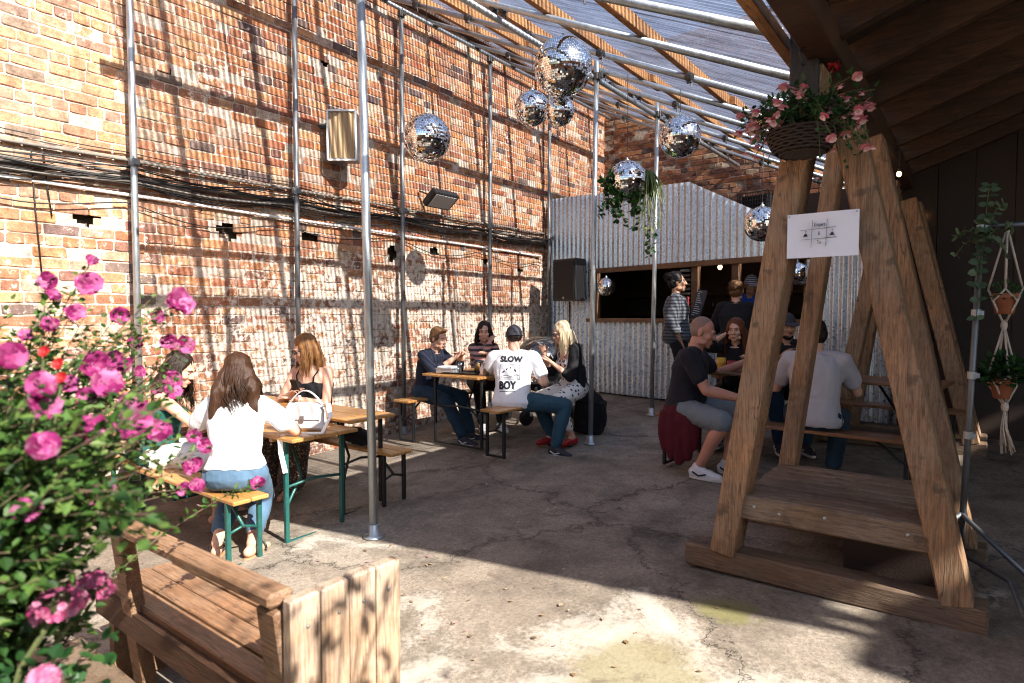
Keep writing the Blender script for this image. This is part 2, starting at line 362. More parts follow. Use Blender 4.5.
    K['stripes'] = fabric_pattern('red and black striped knit', (.02, .016, .018), (.45, .22, .20), 'stripes', 16)
    K['sneakb'] = M('black suede shoe', (.02, .02, .03), .7); K['sneakw'] = M('white trainer', (.7, .7, .72), .5, 0, .15, 40)
    K['sole'] = M('white rubber sole', (.68, .66, .63), .6); K['redshoe'] = M('red shoe', (.35, .01, .012), .4); K['sandal'] = M('tan sandal', (.34, .2, .1), .6)
mats()

# ------------------------------------------------------------------ mesh builder
class MB:
    def __init__(s): s.v = []; s.f = []; s.mi = []; s.cur = 0; s.rv = None
    def add(s, vs, fs):
        o = len(s.v); s.v.extend(V(x) for x in vs); s.f.extend(tuple(i+o for i in f) for f in fs); s.mi.extend([s.cur]*len(fs))
    def box(s, c, d, rot=None):
        x, y, z = (q/2 for q in d); P = [V((a*x, b*y, e*z)) for e in (-1, 1) for b in (-1, 1) for a in (-1, 1)]
        if rot is not None: P = [rot @ p for p in P]
        s.add([p+V(c) for p in P], [(0, 2, 3, 1), (4, 5, 7, 6), (0, 1, 5, 4), (2, 6, 7, 3), (0, 4, 6, 2), (1, 3, 7, 5)])
    def bar(s, a, b, w, h, up=(0, 0, 1)):
        a, b = V(a), V(b); d = b-a; L = d.length; d.normalize()
        side = d.cross(V(up)); side = side.normalized() if side.length > 1e-5 else V((1, 0, 0)); u = side.cross(d)
        s.box((a+b)/2, (L, w, h), Matrix((d, side, u)).transposed())
    def tube(s, pts, r, n=8, caps=True):
        pts = [V(p) for p in pts]; k = len(pts); rs = r if isinstance(r, (list, tuple)) else [r]*k
        t = (pts[1]-pts[0]).normalized(); a = t.orthogonal().normalized(); o = len(s.v); vs = []; fs = []
        for i, p in enumerate(pts):
            t2 = (pts[min(i+1, k-1)]-pts[max(i-1, 0)]).normalized()
            q = t.rotation_difference(t2); a = q @ a; t = t2; b = t.cross(a)
            for j in range(n):
                th = 2*math.pi*j/n; vs.append(p+(a*math.cos(th)+b*math.sin(th))*rs[i])
        for i in range(k-1):
            for j in range(n): fs.append((i*n+j, i*n+(j+1) % n, (i+1)*n+(j+1) % n, (i+1)*n+j))
        if caps: fs.append(tuple(range(n-1, -1, -1))); fs.append(tuple((k-1)*n+j for j in range(n)))
        s.add(vs, fs)
    def lathe(s, prof, c=(0, 0, 0), n=20, mat=None):
        vs = []; fs = []
        for (r, z) in prof:
            for j in range(n):
                th = 2*math.pi*j/n; p = V((r*math.cos(th), r*math.sin(th), z)); vs.append((mat @ p if mat else p)+V(c))
        for i in range(len(prof)-1):
            for j in range(n): fs.append((i*n+j, i*n+(j+1) % n, (i+1)*n+(j+1) % n, (i+1)*n+j))
        fs.append(tuple(range(n-1, -1, -1))); fs.append(tuple((len(prof)-1)*n+j for j in range(n)))
        s.add(vs, fs)
    def ell(s, c, r, rot=None, nu=14, nv=9):
        r = V((r, r, r)) if isinstance(r, (int, float)) else V(r); vs = []; fs = []
        for i in range(1, nv):
            ph = math.pi*i/nv
            for j in range(nu):
                th = 2*math.pi*j/nu; vs.append(V((r.x*math.sin(ph)*math.cos(th), r.y*math.sin(ph)*math.sin(th), r.z*math.cos(ph))))
        vs.append(V((0, 0, r.z))); vs.append(V((0, 0, -r.z))); a = len(vs)-2
        for i in range(nv-2):
            for j in range(nu): fs.append((i*nu+j, (i+1)*nu+j, (i+1)*nu+(j+1) % nu, i*nu+(j+1) % nu))
        for j in range(nu): fs.append((a, j, (j+1) % nu)); fs.append((a+1, (nv-2)*nu+(j+1) % nu, (nv-2)*nu+j))
        if rot is not None: vs = [rot @ p for p in vs]
        s.add([p+V(c) for p in vs], fs)
    def cone(s, a, b, ra, rb, n=12):
        """round-ended tapered limb"""
        a, b = V(a), V(b); d = (b-a); L = d.length
        if L < 1e-6: return
        d.normalize(); pts = []; rs = []
        for k in (80, 55, 25): pts.append(a-d*ra*math.sin(R(k))); rs.append(ra*math.cos(R(k)))
        for t in (0, .33, .66, 1): pts.append(a.lerp(b, t)); rs.append(ra+(rb-ra)*t)
        for k in (25, 55, 80): pts.append(b+d*rb*math.sin(R(k))); rs.append(rb*math.cos(R(k)))
        s.tube(pts, rs, n)
    def chain(s, pts, rs, n=12):
        for i in range(len(pts)-1): s.cone(pts[i], pts[i+1], rs[i], rs[i+1], n)
    def loft(s, rings, n=20):
        """rings: (centre, x axis, y axis, rx, ry)"""
        vs = []; fs = []
        for c, ax, ay, rx, ry in rings:
            for j in range(n):
                th = 2*math.pi*j/n; cs, sn = math.cos(th), math.sin(th)
                f = (abs(cs)**2.5+abs(sn)**2.5)**(-1/2.5)
                vs.append(V(c)+ax*cs*rx*f+ay*sn*ry*f)
        k = len(rings)
        for i in range(k-1):
            for j in range(n): fs.append((i*n+j, i*n+(j+1) % n, (i+1)*n+(j+1) % n, (i+1)*n+j))
        fs.append(tuple(range(n-1, -1, -1))); fs.append(tuple((k-1)*n+j for j in range(n)))
        s.add(vs, fs)
    def prism(s, poly, a, b, ax0, ax1, axn):
        """polygon in the plane (ax0, ax1) extruded from a to b along axn"""
        ax0, ax1, axn = V(ax0), V(ax1), V(axn); n = len(poly)
        vs = [ax0*p[0]+ax1*p[1]+axn*a for p in poly]+[ax0*p[0]+ax1*p[1]+axn*b for p in poly]
        fs = [tuple(range(n-1, -1, -1)), tuple(range(n, 2*n))]+[(i, (i+1) % n, n+(i+1) % n, n+i) for i in range(n)]
        s.add(vs, fs)
    def mesh(s, name):
        me = bpy.data.meshes.new(name); me.from_pydata(s.v, [], s.f); me.update(); return me
    def build(s, name, mat, parent=None, smooth=False, bevel=0, loc=None, rv=False, fixn=True):
        me = s.mesh(name)
        if fixn:
            bm = bmesh.new(); bm.from_mesh(me); bmesh.ops.recalc_face_normals(bm, faces=bm.faces)
            if bevel: bmesh.ops.bevel(bm, geom=[e for e in bm.edges if e.calc_face_angle(0) > .6], offset=bevel, segments=1, affect='EDGES', clamp_overlap=True)
            bm.to_mesh(me); bm.free()
        for m in (mat if isinstance(mat, (list, tuple)) else [mat]): me.materials.append(m)
        if isinstance(mat, (list, tuple)) and not bevel: me.polygons.foreach_set('material_index', s.mi)
        if smooth: me.shade_smooth()
        if rv: rand_attr(me, rv)
        return link(name, me, parent, loc)

def rand_attr(me, per):
    at = me.attributes.new('rv', 'FLOAT', 'FACE'); n = len(me.polygons); vals = []
    while len(vals) < n: vals += [rnd()]*per
    at.data.foreach_set('value', vals[:n])

def link(name, me, parent=None, loc=None):
    o = bpy.data.objects.new(name, me); COL.objects.link(o)
    if parent is not None: o.parent = parent
    if loc is not None: o.location = loc
    return o
def tag(o, label, cat, group=None, kind=None):
    if label: o['label'] = label
    if cat: o['category'] = cat
    if group: o['group'] = group
    if kind: o['kind'] = kind
    return o
def thing(name, label, cat, loc=(0, 0, 0), rotz=0, group=None):
    o = bpy.data.objects.new(name, None); COL.objects.link(o); o.empty_display_size = .1
    o.location = loc; o.rotation_euler = (0, 0, rotz)
    return tag(o, label, cat, group)
def kids(o): return [c for c in bpy.data.objects if c.parent is o]
def copy_tree(o, parent=None):
    c = o.copy(); COL.objects.link(c)
    if parent is not None: c.parent = parent
    for ch in kids(o): copy_tree(ch, c)
    return c
def on(x, y, h=0): return V((x, y, G(x, y)+h))

BENCH = bpy.data.scenes.new('workbench')
def evaluated(o):
    vl = BENCH.view_layers[0]; vl.update(); me = bpy.data.meshes.new_from_object(o.evaluated_get(vl.depsgraph)); bpy.data.objects.remove(o); return me
def fuse(mb, name, mat, parent, voxel=.01, smooth=4, wr=0, wf=9, stretch=(1, 1, 1)):
    """weld overlapping volumes into one continuous skin"""
    me = mb.mesh(name); o = bpy.data.objects.new(name, me); BENCH.collection.objects.link(o)
    r = o.modifiers.new('r', 'REMESH'); r.mode = 'VOXEL'; r.voxel_size = voxel; r.adaptivity = 0
    sm = o.modifiers.new('s', 'SMOOTH'); sm.factor = .5; sm.iterations = smooth
    me2 = evaluated(o); bpy.data.meshes.remove(me)
    if wr:
        sd = V((uni(0, 50), uni(0, 50), uni(0, 50))); st = V(stretch)
        nv = len(me2.vertices); co = [0.0]*(3*nv); no = [0.0]*(3*nv)
        me2.vertices.foreach_get('co', co); me2.vertices.foreach_get('normal', no)
        for i in range(0, 3*nv, 3):
            p = V((co[i]*st.x, co[i+1]*st.y, co[i+2]*st.z))*wf+sd
            n1 = noise.noise(p+noise.noise_vector(p*.6)*.9); n2 = noise.noise(p*2.3); d = wr*((1-abs(n1)*2.2)*.8+n2*.5)
            co[i] += no[i]*d; co[i+1] += no[i+1]*d; co[i+2] += no[i+2]*d
        me2.vertices.foreach_set('co', co); me2.update()
    me2.name = name; me2.materials.clear(); me2.materials.append(mat); me2.shade_smooth()
    return link(name, me2, parent)

# ------------------------------------------------------------------ the yard floor
def build_ground():
    xs = [-60, -30, -14, -9]+[-8+.25*i for i in range(65)]+[9, 14, 30, 60]
    ys = [-60, -30, -12, -7]+[-6+.25*i for i in range(77)]+[14, 20, 40, 60]
    vs = [(x, y, G(x, y)+.006*noise.noise(V((x*1.3, y*1.3, 0)))) for y in ys for x in xs]
    n = len(xs); fs = [(j*n+i, j*n+i+1, (j+1)*n+i+1, (j+1)*n+i) for j in range(len(ys)-1) for i in range(n-1)]
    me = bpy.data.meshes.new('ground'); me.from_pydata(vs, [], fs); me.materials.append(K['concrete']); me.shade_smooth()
    tag(link('ground', me), None, None, kind='structure')
build_ground()

# ------------------------------------------------------------------ brick walls
BRICKS = [((.46, .19, .075), 8), ((.40, .15, .06), 7), ((.52, .25, .11), 6), ((.32, .11, .05), 5), ((.20, .085, .055), 3), ((.11, .07, .06), 1.6),
          ((.50, .34, .21), 2), ((.56, .40, .27), 1.2), ((.43, .22, .12), 4)]
def inhole(h, u, z, k):
    a, b = (h[1]-h[0])/2+.03, (h[3]-h[2])/2+.025; x, y = (u-(h[0]+h[1])/2)/a, (z-(h[2]+h[3])/2)/b
    return (x*x+y*y)**.5 < k*(1+.35*noise.noise(V((u*14, z*14, 2.2))))
def brick_wall(name, label, u0, u1, z0, z1, place, mat, holes=(), gap=0.0, pale=None):
    """coursed brickwork: every third course is headers; place(u, z, out) maps to the world"""
    mb = MB(); cols = []
    W = [w for _, w in BRICKS]; row = 0; z = z0; C = .092
    while z < z1:
        head = row % 4 == 2; L = .128 if head else .252
        u = u0-uni(0, L)
        while u < u1:
            l = L*uni(.93, 1.06); a, b = u+.006, u+l-.006; u += l
            a = max(a, u0); b = min(b, u1); cu, cz = (a+b)/2, z+C/2
            if b-a < .04 or any(inhole(h, cu, cz, .92) for h in holes) or rnd() < .012: continue
            out = uni(.004, .013)-(.012 if rnd() < .06 else 0); t = uni(-.003, .003)
            za, zb = z+.006+uni(-.001, .002), z+C-.006+uni(-.002, .001); e = uni(.004, .009)
            j = lambda: uni(-.0035, .0035)
            o = [(a+e*2+j(), za+j()), ((a+b)/2, za+j()), (b-e*2+j(), za+j()), (b+j(), za+e+j()), (b+j(), zb-e+j()), (b-e*2+j(), zb+j()), ((a+b)/2, zb+j()), (a+e*2+j(), zb+j()), (a+j(), zb-e+j()), (a+j(), za+e+j())]
            n = len(o); inn = [(cu+(p-cu)*.955, cz+(q-cz)*.86) for p, q in o]
            vs = [place(p, q, -.012) for p, q in o]+[place(p, q, out-.004) for p, q in o]+[place(p, q, out+t*(1 if p > cu else -1)) for p, q in inn]
            fs = [tuple(range(2*n, 3*n))]+[(k*n+i, k*n+(i+1) % n, (k+1)*n+(i+1) % n, (k+1)*n+i) for k in (0, 1) for i in range(n)]
            mb.add(vs, fs); c = random.choices(BRICKS, W)[0][0]; c = (c[0]*.97, c[1]*1.0, c[2]*1.15)
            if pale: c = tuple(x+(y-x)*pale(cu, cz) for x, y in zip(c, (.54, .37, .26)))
            k = uni(.8, 1.18); cols += [(c[0]*k, c[1]*k*uni(.94, 1.06), c[2]*k, 1)]*len(fs)
        z += C; row += 1
    # mortar bed
    st = .03; nu, nz = int((u1-u0)/st), int((z1-z0)/st); vs = []; fs = []
    for q in range(nz+1):
        for p in range(nu+1):
            uu, zz = u0+p*st, z0+q*st; d = .0045*noise.noise(V((uu*9, zz*9, 1)))+.004*noise.noise(V((uu*2.1, zz*2.1, 3)))
            vs.append(place(uu, zz, d+.001))
    for q in range(nz):
        for p in range(nu):
            uu, zz = u0+(p+.5)*st, z0+(q+.5)*st
            if not any(inhole(h, uu, zz, .85) for h in holes): fs.append((q*(nu+1)+p, q*(nu+1)+p+1, (q+1)*(nu+1)+p+1, (q+1)*(nu+1)+p))
    nm = len(fs); mb.add(vs, fs)
    mk = lambda: (.52*uni(.9, 1.1), .44*uni(.9, 1.1), .37, 1)
    cols += [mk() for _ in range(nm)]
    for h in holes:                                   # the depth of each hole
        a, b, c, d = h[0]-.09, h[1]+.09, h[2]-.08, h[3]+.08
        P = [place(a, c, -.02), place(b, c, -.02), place(b, d, -.02), place(a, d, -.02)]+[place(a, c, -.12), place(b, c, -.09), place(b, d, -.14), place(a, d, -.10)]
        mb.add(P, [(4, 5, 6, 7), (0, 1, 5, 4), (1, 2, 6, 5), (2, 3, 7, 6), (3, 0, 4, 7)]); cols += [(.07, .045, .03, 1)]*5
    # body behind
    P = [place(u, zz, o) for o in (-.18, -.4) for u, zz in ((u0, z0), (u1, z0), (u1, z1), (u0, z1))]
    mb.add(P, [(0, 1, 2, 3), (7, 6, 5, 4), (0, 4, 5, 1), (1, 5, 6, 2), (2, 6, 7, 3), (3, 7, 4, 0)]); cols += [(.3, .15, .08, 1)]*6
    o = mb.build(name, mat, None, fixn=False)
    at = o.data.attributes.new('bcol', 'FLOAT_COLOR', 'FACE'); flat = [x for c in cols for x in c]; at.data.foreach_set('color', flat)
    return tag(o, label, 'wall')

WX = -6.0
HOLES = [(1.92, 2.12, 2.37, 2.47), (3.12, 3.38, 2.37, 2.52), (4.05, 4.27, 2.42, 2.53), (5.28, 5.42, 2.28, 2.50), (6.05, 6.2, 2.42, 2.52), (7.15, 7.27, 2.38, 2.48), (8.05, 8.15, 2.30, 2.40), (4.35, 4.42, 4.42, 4.5), (2.62, 2.70, 3.8, 3.88)]
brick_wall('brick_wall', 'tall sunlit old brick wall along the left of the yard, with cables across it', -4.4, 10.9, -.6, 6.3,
           lambda u, z, o: V((WX+o, u, z)), K['bricklit'], HOLES, pale=lambda u, z: .3*max(0, min(1, (3.4-u)/1.6)) if z > 2.4 else .08)  # bricks paled towards the left, full sunlight put into their colour
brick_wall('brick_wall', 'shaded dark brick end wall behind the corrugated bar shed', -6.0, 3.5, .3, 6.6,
           lambda u, z, o: V((u, 10.85-o, z)), K['brickshade'])
brick_wall('added_shade_wall', 'unseen low brick wall added right of the yard to shade the floor', -3.5, 1.95, -.4, 2.02,
           lambda u, z, o: V((2.0-o, u, z)), K['brickshade'])  # wall added out of view to throw shade on the near right floor

# ------------------------------------------------------------------ scaffold poles, canopy
ZW, ZF, XF, SL = 5.40, 4.15, -3.4, -.48
def roofz(x): return ZW+.06+SL*(x+6-.1)
def clamp_at(mb, p, r=.05):
    d = V((1, 0, SL)).normalized(); c = V(p)+V((0, 0, r*.9)); mb.tube([c-d*.028, c-d*.024, c+d*.024, c+d*.028], [r*.95, r*1.05, r*1.05, r*.95], 12)
    a = c-V((0, 0, r*.9)); mb.box(a, (.04, .03, .04), Matrix.Rotation(uni(0, 3), 3, 'Z')); mb.tube([a+V((.012, .02, -.05)), a+V((.012, .02, .02))], .007, 6)
def pole(x, y, top, label, group, mat, r=.028, tilt=(0, 0), foot=True):
    g = G(x, y); t = thing('scaffold_pole', label, 'pole', (x, y, g), 0, group)
    mb = MB(); mb.tube([(0, 0, .01), (tilt[0]*.5, tilt[1]*.5, (top-g)/2), (tilt[0], tilt[1], top-g)], r, 14); mb.build('tube', mat, t, True)
    if foot:
        mb = MB(); mb.lathe([(.075, 0), (.075, .008), (.04, .012), (.038, .09), (r, .095)], n=20); mb.build('foot_flange', mat, t, True)
    return t
def add_clamp(t, h, mat='clamp', off=(0, 0)):
    mb = MB(); p = V((off[0], off[1], h))
    mb.lathe([(.034, -.035), (.043, -.033), (.043, .033), (.034, .035)], p, 12); mb.box(p+V((.045, 0, 0)), (.05, .045, .05)); mb.tube([p+V((.05, -.02, -.045)), p+V((.05, -.02, .05))], .008, 6)
    mb.build('clamp', K[mat], t)
wl = ['first wall scaffold pole from the left, standing behind the pink flowers', 'second wall pole from the left, behind the woman in black camisole', 'third wall pole, behind the man in navy shirt',
      'fourth wall pole from the left, between the two darkest wall shadows', 'fifth wall pole at the corner beside the corrugated shed']
for i, (y, px) in enumerate(((2.32, 0), (3.90, 0), (5.42, 0), (7.15, 0), (8.98 if 0 else 8.72, 0))):
    t = pole(-5.86, y, ZW, wl[i], 'scaffold poles along the brick wall', K['galvdk'] if i else K['galv'], tilt=(0, -.015*i % .03))
    add_clamp(t, ZW-.06-G(-5.86, y)); add_clamp(t, 2.92-G(-5.86, y), 'galvdk')
fl = ['nearest free standing galvanised pole, in the middle of the yard at the sunlight edge', 'middle free standing galvanised pole, in front of the blonde woman', 'farthest free standing galvanised pole, beside the woman standing at the bar']
for i, y in enumerate((2.85, 5.88, 7.45)):
    t = pole(XF, y, ZF+.16, fl[i], 'free standing scaffold poles', K['galv'], r=.030 if i == 0 else .027, tilt=((-.05, -.04), (.04, .02), (.03, .02))[i])
    add_clamp(t, ZF-G(XF, y), off=((-.05, -.04), (.04, .02), (.03, .02))[i])

can = thing('canopy_roof', 'clear corrugated plastic lean-to roof on scaffold tubes and orange purlins', 'roof', (0, 0, 0))
Y0C, Y1C = 2.05, 10.8
mb = MB(); mb.tube([(-5.86, Y0C-.1, ZW), (-5.86, Y1C, ZW)], .026, 12); mb.build('ledger_tube', K['galv'], can, True)
mb = MB(); mb.tube([(XF, Y0C-.1, ZF), (XF, Y1C, ZF)], .028, 12); mb.build('ledger_tube', K['galv'], can, True)
TY = [2.5, 3.37, 4.22, 5.1, 5.97, 6.82, 7.66, 8.5, 9.35, 10.2]
for y in TY:
    mb = MB(); a, b = (-5.95, y, roofz(-5.95)), (-.86, y+.02, roofz(-.86)); mb.tube([a, b], .027, 12); tb = mb.build('rafter_tube', K['galv'], can, True)
    mb = MB()
    for x in (-5.82, -3.43, -3.33): clamp_at(mb, (x, y+.03, roofz(x)-.045), .036)
    mb.build('clamps', K['clamp'], tb)
PX = [-5.25, -4.47, -3.69, -2.87, -2.03]
for x in PX:
    mb = MB(); z = roofz(x)+.075
    mb.bar((x, Y0C-.15, z), (x, 6.4, z), .05, .095); mb.bar((x+.052, 6.1, z), (x+.052, Y1C, z), .05, .095); pu = mb.build('purlin', K['timber'], can, bevel=.004)
    mb = MB()
    for y in TY[::2] if int(x*10) % 2 else TY[1::2]: clamp_at(mb, (x+.03, y-.05, roofz(x)-.05), .034)
    mb.build('brackets', K['clamp'], pu)
def sheet(y0, y1, k):
    P = 1/18; n = int((y1-y0)/P*8); xs = [-6.0, -4.7, -3.4, -2.1, -.82]; vs = []; fs = []
    for i in range(n+1):
        y = y0+(y1-y0)*i/n; a = .007*math.sin(2*math.pi*(y-y0)/P)
        for x in xs: vs.append((x, y, roofz(x)+.14+a+.0025*(k % 2)+.004*math.sin(x*3+k)))
    m = len(xs)
    for i in range(n):
        for j in range(m-1): fs.append((i*m+j, i*m+j+1, (i+1)*m+j+1, (i+1)*m+j))
    me = bpy.data.meshes.new('clear_sheet'); me.from_pydata(vs, [], fs); me.materials.append(K['clear']); me.shade_smooth(); link('clear_sheet', me, can)
ys = Y0C; k = 0
while ys < Y1C-.1:
    sheet(ys, min(ys+1.064, Y1C), k); ys += 1.0; k += 1
# dark purlin against the wall, sheet flashing
mb = MB(); mb.bar((-5.95, Y0C, roofz(-5.95)+.11), (-5.95, Y1C, roofz(-5.95)+.11), .09, .05); mb.build('wall_plate', K['dkwood'], can)

# ------------------------------------------------------------------ solid timber roof on the right
XE, ZE, S2, XR = -.87, 2.98, .35, 7.0
def rz(x): return ZE+S2*(x-XE)
tr = thing('timber_roof', 'dark boarded timber roof with exposed rafters over the right side', 'roof', (0, 0, 0))
YF = 2.12
mb = MB(); L = XR-XE
mb.add([(XE+.2, YF, rz(XE+.2)+.10), (XR, YF, rz(XR)+.10), (XR, 10.9, rz(XR)+.10), (XE+.2, 10.9, rz(XE+.2)+.10), (XE+.2, YF, rz(XE+.2)+.14), (XR, YF, rz(XR)+.14), (XR, 10.9, rz(XR)+.14), (XE+.2, 10.9, rz(XE+.2)+.14)],
       [(3, 2, 1, 0), (4, 5, 6, 7), (0, 1, 5, 4), (1, 2, 6, 5), (2, 3, 7, 6), (3, 0, 4, 7)])
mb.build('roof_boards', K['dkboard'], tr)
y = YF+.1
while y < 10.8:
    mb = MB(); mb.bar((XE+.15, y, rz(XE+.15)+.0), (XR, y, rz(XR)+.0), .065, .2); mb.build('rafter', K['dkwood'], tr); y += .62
mb = MB(); mb.bar((XE, YF-.03, rz(XE)+.01), (XR, YF-.03, rz(XR)+.01), .04, .22); mb.build('shadow_edge_board', K['dkwood'], tr)  # unseen front board added to give the roof's shadow a straight edge
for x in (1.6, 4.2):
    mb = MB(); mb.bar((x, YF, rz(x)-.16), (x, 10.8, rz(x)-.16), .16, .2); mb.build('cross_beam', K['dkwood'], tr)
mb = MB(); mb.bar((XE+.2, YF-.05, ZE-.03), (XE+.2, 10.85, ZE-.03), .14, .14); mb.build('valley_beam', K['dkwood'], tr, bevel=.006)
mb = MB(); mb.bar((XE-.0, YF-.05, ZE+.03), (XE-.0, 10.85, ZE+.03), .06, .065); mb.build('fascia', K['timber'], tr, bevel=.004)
mb = MB(); mb.box((.32*0+XR+.1, 6.4, 2.6), (.2, 9.2, 6.2))
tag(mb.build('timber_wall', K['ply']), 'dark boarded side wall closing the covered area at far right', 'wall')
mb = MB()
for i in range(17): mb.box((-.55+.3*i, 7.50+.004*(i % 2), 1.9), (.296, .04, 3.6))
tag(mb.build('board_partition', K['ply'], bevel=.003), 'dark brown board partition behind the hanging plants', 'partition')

# ------------------------------------------------------------------ timber trestles carrying the valley
def trestle(y, label, bay=.9, x0=-1.34, x1=.05, deck=True):
    cx = (x0+x1)/2; g = G(cx, y); t = thing('timber_trestle', label, 'trestle', (cx, y, g), 0, 'timber trestles under the roof valley')
    hw = (x1-x0)/2; top = ZE-.09-g
    def leg(s, yy, w, d, bx, tx, tz=None):
        mb = MB(); b = V((s*bx, yy, .13)); a = V((s*tx, yy, top-.02)); a = b.lerp(a, tz) if tz else a; mb.bar(b-(a-b).normalized()*.02, a, d, w, (0, 1, 0)); return mb.build('leg', K['beamz'], t, bevel=.008)
    leg(-1, 0, .205, .13, .495, .085); leg(1, .006, .18, .13, .575, .01, .92); leg(-1, bay, .155, .1, .42, .10); leg(1, bay+.003, .19, .12, .585, .03, .93)
    for yy in (0, bay):
        mb = MB(); mb.bar((-hw-.02, yy-.0, .065), (hw, yy, .065), .16, .13); mb.build('sill_beam', K['beamx'], t, bevel=.01)
        mb = MB(); mb.box((-.108, yy-.10 if yy == 0 else yy+.09, 2.83), (.135, .07, .66)); mb.build('king_post', K['blackwood'], t, bevel=.008)
    if deck:
        zt = .46; n = 8; w = (bay-.01)/n
        mb = MB()
        for k in range(n): mb.box((.04, -.02+(k+.5)*w, zt-.02+uni(-.004, .004)), (.93+uni(-.02, .02) if k else .90, w-.024, .04), Matrix.Rotation(uni(-.006, .006), 3, 'Z'))
        mb.build('deck_boards', K['deck'], t, bevel=.006)
        mb = MB(); mb.box((.04, -.046, zt-.065), (.90, .045, .135)); mb.build('front_board', K['deck'], t, bevel=.01)
        mb = MB(); mb.box((.04, bay-.09, zt-.10), (.86, .04, .12)); mb.build('back_board', K['deck'], t, bevel=.006)
        for x in (-.33, -.2, .02, .38): mb = MB(); mb.ell((x, -.069, zt-.05+.02*math.sin(x*9)), (.009, .004, .009), None, 10, 6); mb.build('bolt', K['galv'], t, True)
        for s in (-1, 1):
            mb = MB(); mb.bar((.04+s*.36, -.02, zt-.09), (.04+s*.36, bay-.12, zt-.09), .05, .09); mb.build('deck_bearer', K['dkwood'], t)
        mb = MB(); mb.box((.28, .42, .16), (.42, .5, .26)); mb.build('storage_box', K['ply'], t, bevel=.01)
    return t
trestle(3.53, 'near weathered timber A-frame trestle with plank platform, paper sign on it')
trestle(6.87, 'far timber A-frame trestle without platform, half hidden behind the near one', deck=False, bay=.45)
# ------------------------------------------------------------------ corrugated bar shed
SA = R(-12.6)
shed = thing('bar_shed', 'corrugated steel bar shed with a long serving hatch at the end of the yard', 'shed', (-5.985, 8.85, 0), SA)
SD = (math.cos(SA), math.sin(SA))
def sw(u, v=0): return (-5.985+SD[0]*u-SD[1]*v, 8.85+SD[1]*u+SD[0]*v)
def sg(u, v=0): return G(*sw(u, v))
def corr(name, u0, u1, zl, zh, P=.098, A=.0145, mat='corr', v0=0, axis='u'):
    n = int((u1-u0)/P*8); vs = []; fs = []; m = 5
    for i in range(n+1):
        u = u0+(u1-u0)*i/n; a = A*math.sin(2*math.pi*u/P)
        lo, hi = zl(u), zh(u)
        for j in range(m+1): vs.append((u, v0-a+.004*math.sin(u*2.1+j*.9), lo+(hi-lo)*j/m))
    for i in range(n):
        for j in range(m): fs.append((i*(m+1)+j, (i+1)*(m+1)+j, (i+1)*(m+1)+j+1, i*(m+1)+j+1))
    me = bpy.data.meshes.new(name); me.from_pydata(vs, [], fs); me.materials.append(K[mat]); me.shade_smooth(); return link(name, me, shed)
def topz(u): return 3.575-.055*u if u < 2.81 else 3.42-.53*(u-2.81)
HZ0, HZ1, HU0, HU1 = 1.55, 2.28, 1.1, 4.42
for a, b in ((0, .82), (.82, HU0)): corr('corrugated_panel', a, b, lambda u: sg(u)+.03, topz, v0=.003 if a else 0)
for a, b in ((HU0, 2.3), (2.3, 3.45), (3.45, HU1)):
    corr('corrugated_panel', a, b, lambda u: HZ1+.05, lambda u: max(topz(u), HZ1+.1), v0=.003 if a == 2.3 else 0)
    corr('corrugated_panel', a, b, lambda u: sg(u)+.03, lambda u: HZ0-.05, v0=.003 if a == 2.3 else 0)
corr('corrugated_panel', HU1, 6.02, lambda u: sg(u)+.03, lambda u: max(topz(u), 2.45), v0=.002)
mb = MB(); mb.box(((HU0+HU1)/2, -.02, HZ1+.02), (HU1-HU0+.1, .07, .075)); mb.build('hatch_lintel', K['hatchw'], shed, bevel=.004)
mb = MB(); mb.box(((HU0+HU1)/2, -.03, HZ0-.02), (HU1-HU0+.1, .26, .055)); mb.build('counter_shelf', K['hatchw'], shed, bevel=.004)
for u, w in ((HU0, .08), (2.9, .10), (3.5, .10), (HU1, .08)):
    mb = MB(); mb.box((u, .05, (HZ0+HZ1)/2), (w, .08, HZ1-HZ0-.0)); mb.build('hatch_post', K['hatchw'], shed, bevel=.004)
mb = MB()
for k in range(11): mb.box((2.75, .02, HZ0+.05+k*.062), (.17, .05, .012), Matrix.Rotation(.5, 3, 'X'))
mb.build('louvre', K['galvdk'], shed)
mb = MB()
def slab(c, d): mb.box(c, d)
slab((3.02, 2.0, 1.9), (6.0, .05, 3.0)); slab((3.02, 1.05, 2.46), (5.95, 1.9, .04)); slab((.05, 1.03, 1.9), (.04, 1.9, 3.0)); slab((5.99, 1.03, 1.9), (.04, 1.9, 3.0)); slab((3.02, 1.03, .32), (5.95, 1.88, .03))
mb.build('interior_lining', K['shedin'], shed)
mb = MB(); mb.box((3.0, 1.75, 1.62), (5.4, .3, .03)); mb.box((3.0, 1.8, 1.95), (5.4, .22, .03)); mb.build('back_shelf', K['dkwood'], shed)
for k in range(12):
    u = 1.35+k*.25+uni(-.05, .05); b = thing('bottle', 'dark bottle on the back shelf inside the bar hatch', 'bottle', (*sw(u, 1.75), 1.635), 0, 'bottles on the bar back shelf')
    mb = MB(); r = uni(.03, .04); h = uni(.2, .28); mb.lathe([(r, 0), (r, h*.62), (.013, h*.78), (.013, h), (.015, h)], n=10); mb.build('glass_body', K['bottle'], b, True)
mb = MB(); mb.box((0, 0, .22), (.16, .012, .44)); mbo = thing('menu_board', 'tilted dark menu board with white chalk lines on the bar counter', 'menu', (*sw(3.02, -.08), HZ0+.0), SA)
mb = MB(); rt = Matrix.Rotation(-.22, 3, 'X') @ Matrix.Rotation(.17, 3, 'Y'); mb.box((0, .02, .2), (.15, .012, .40), rt); bd = mb.build('board', K['chalk'], mbo)
mb = MB()
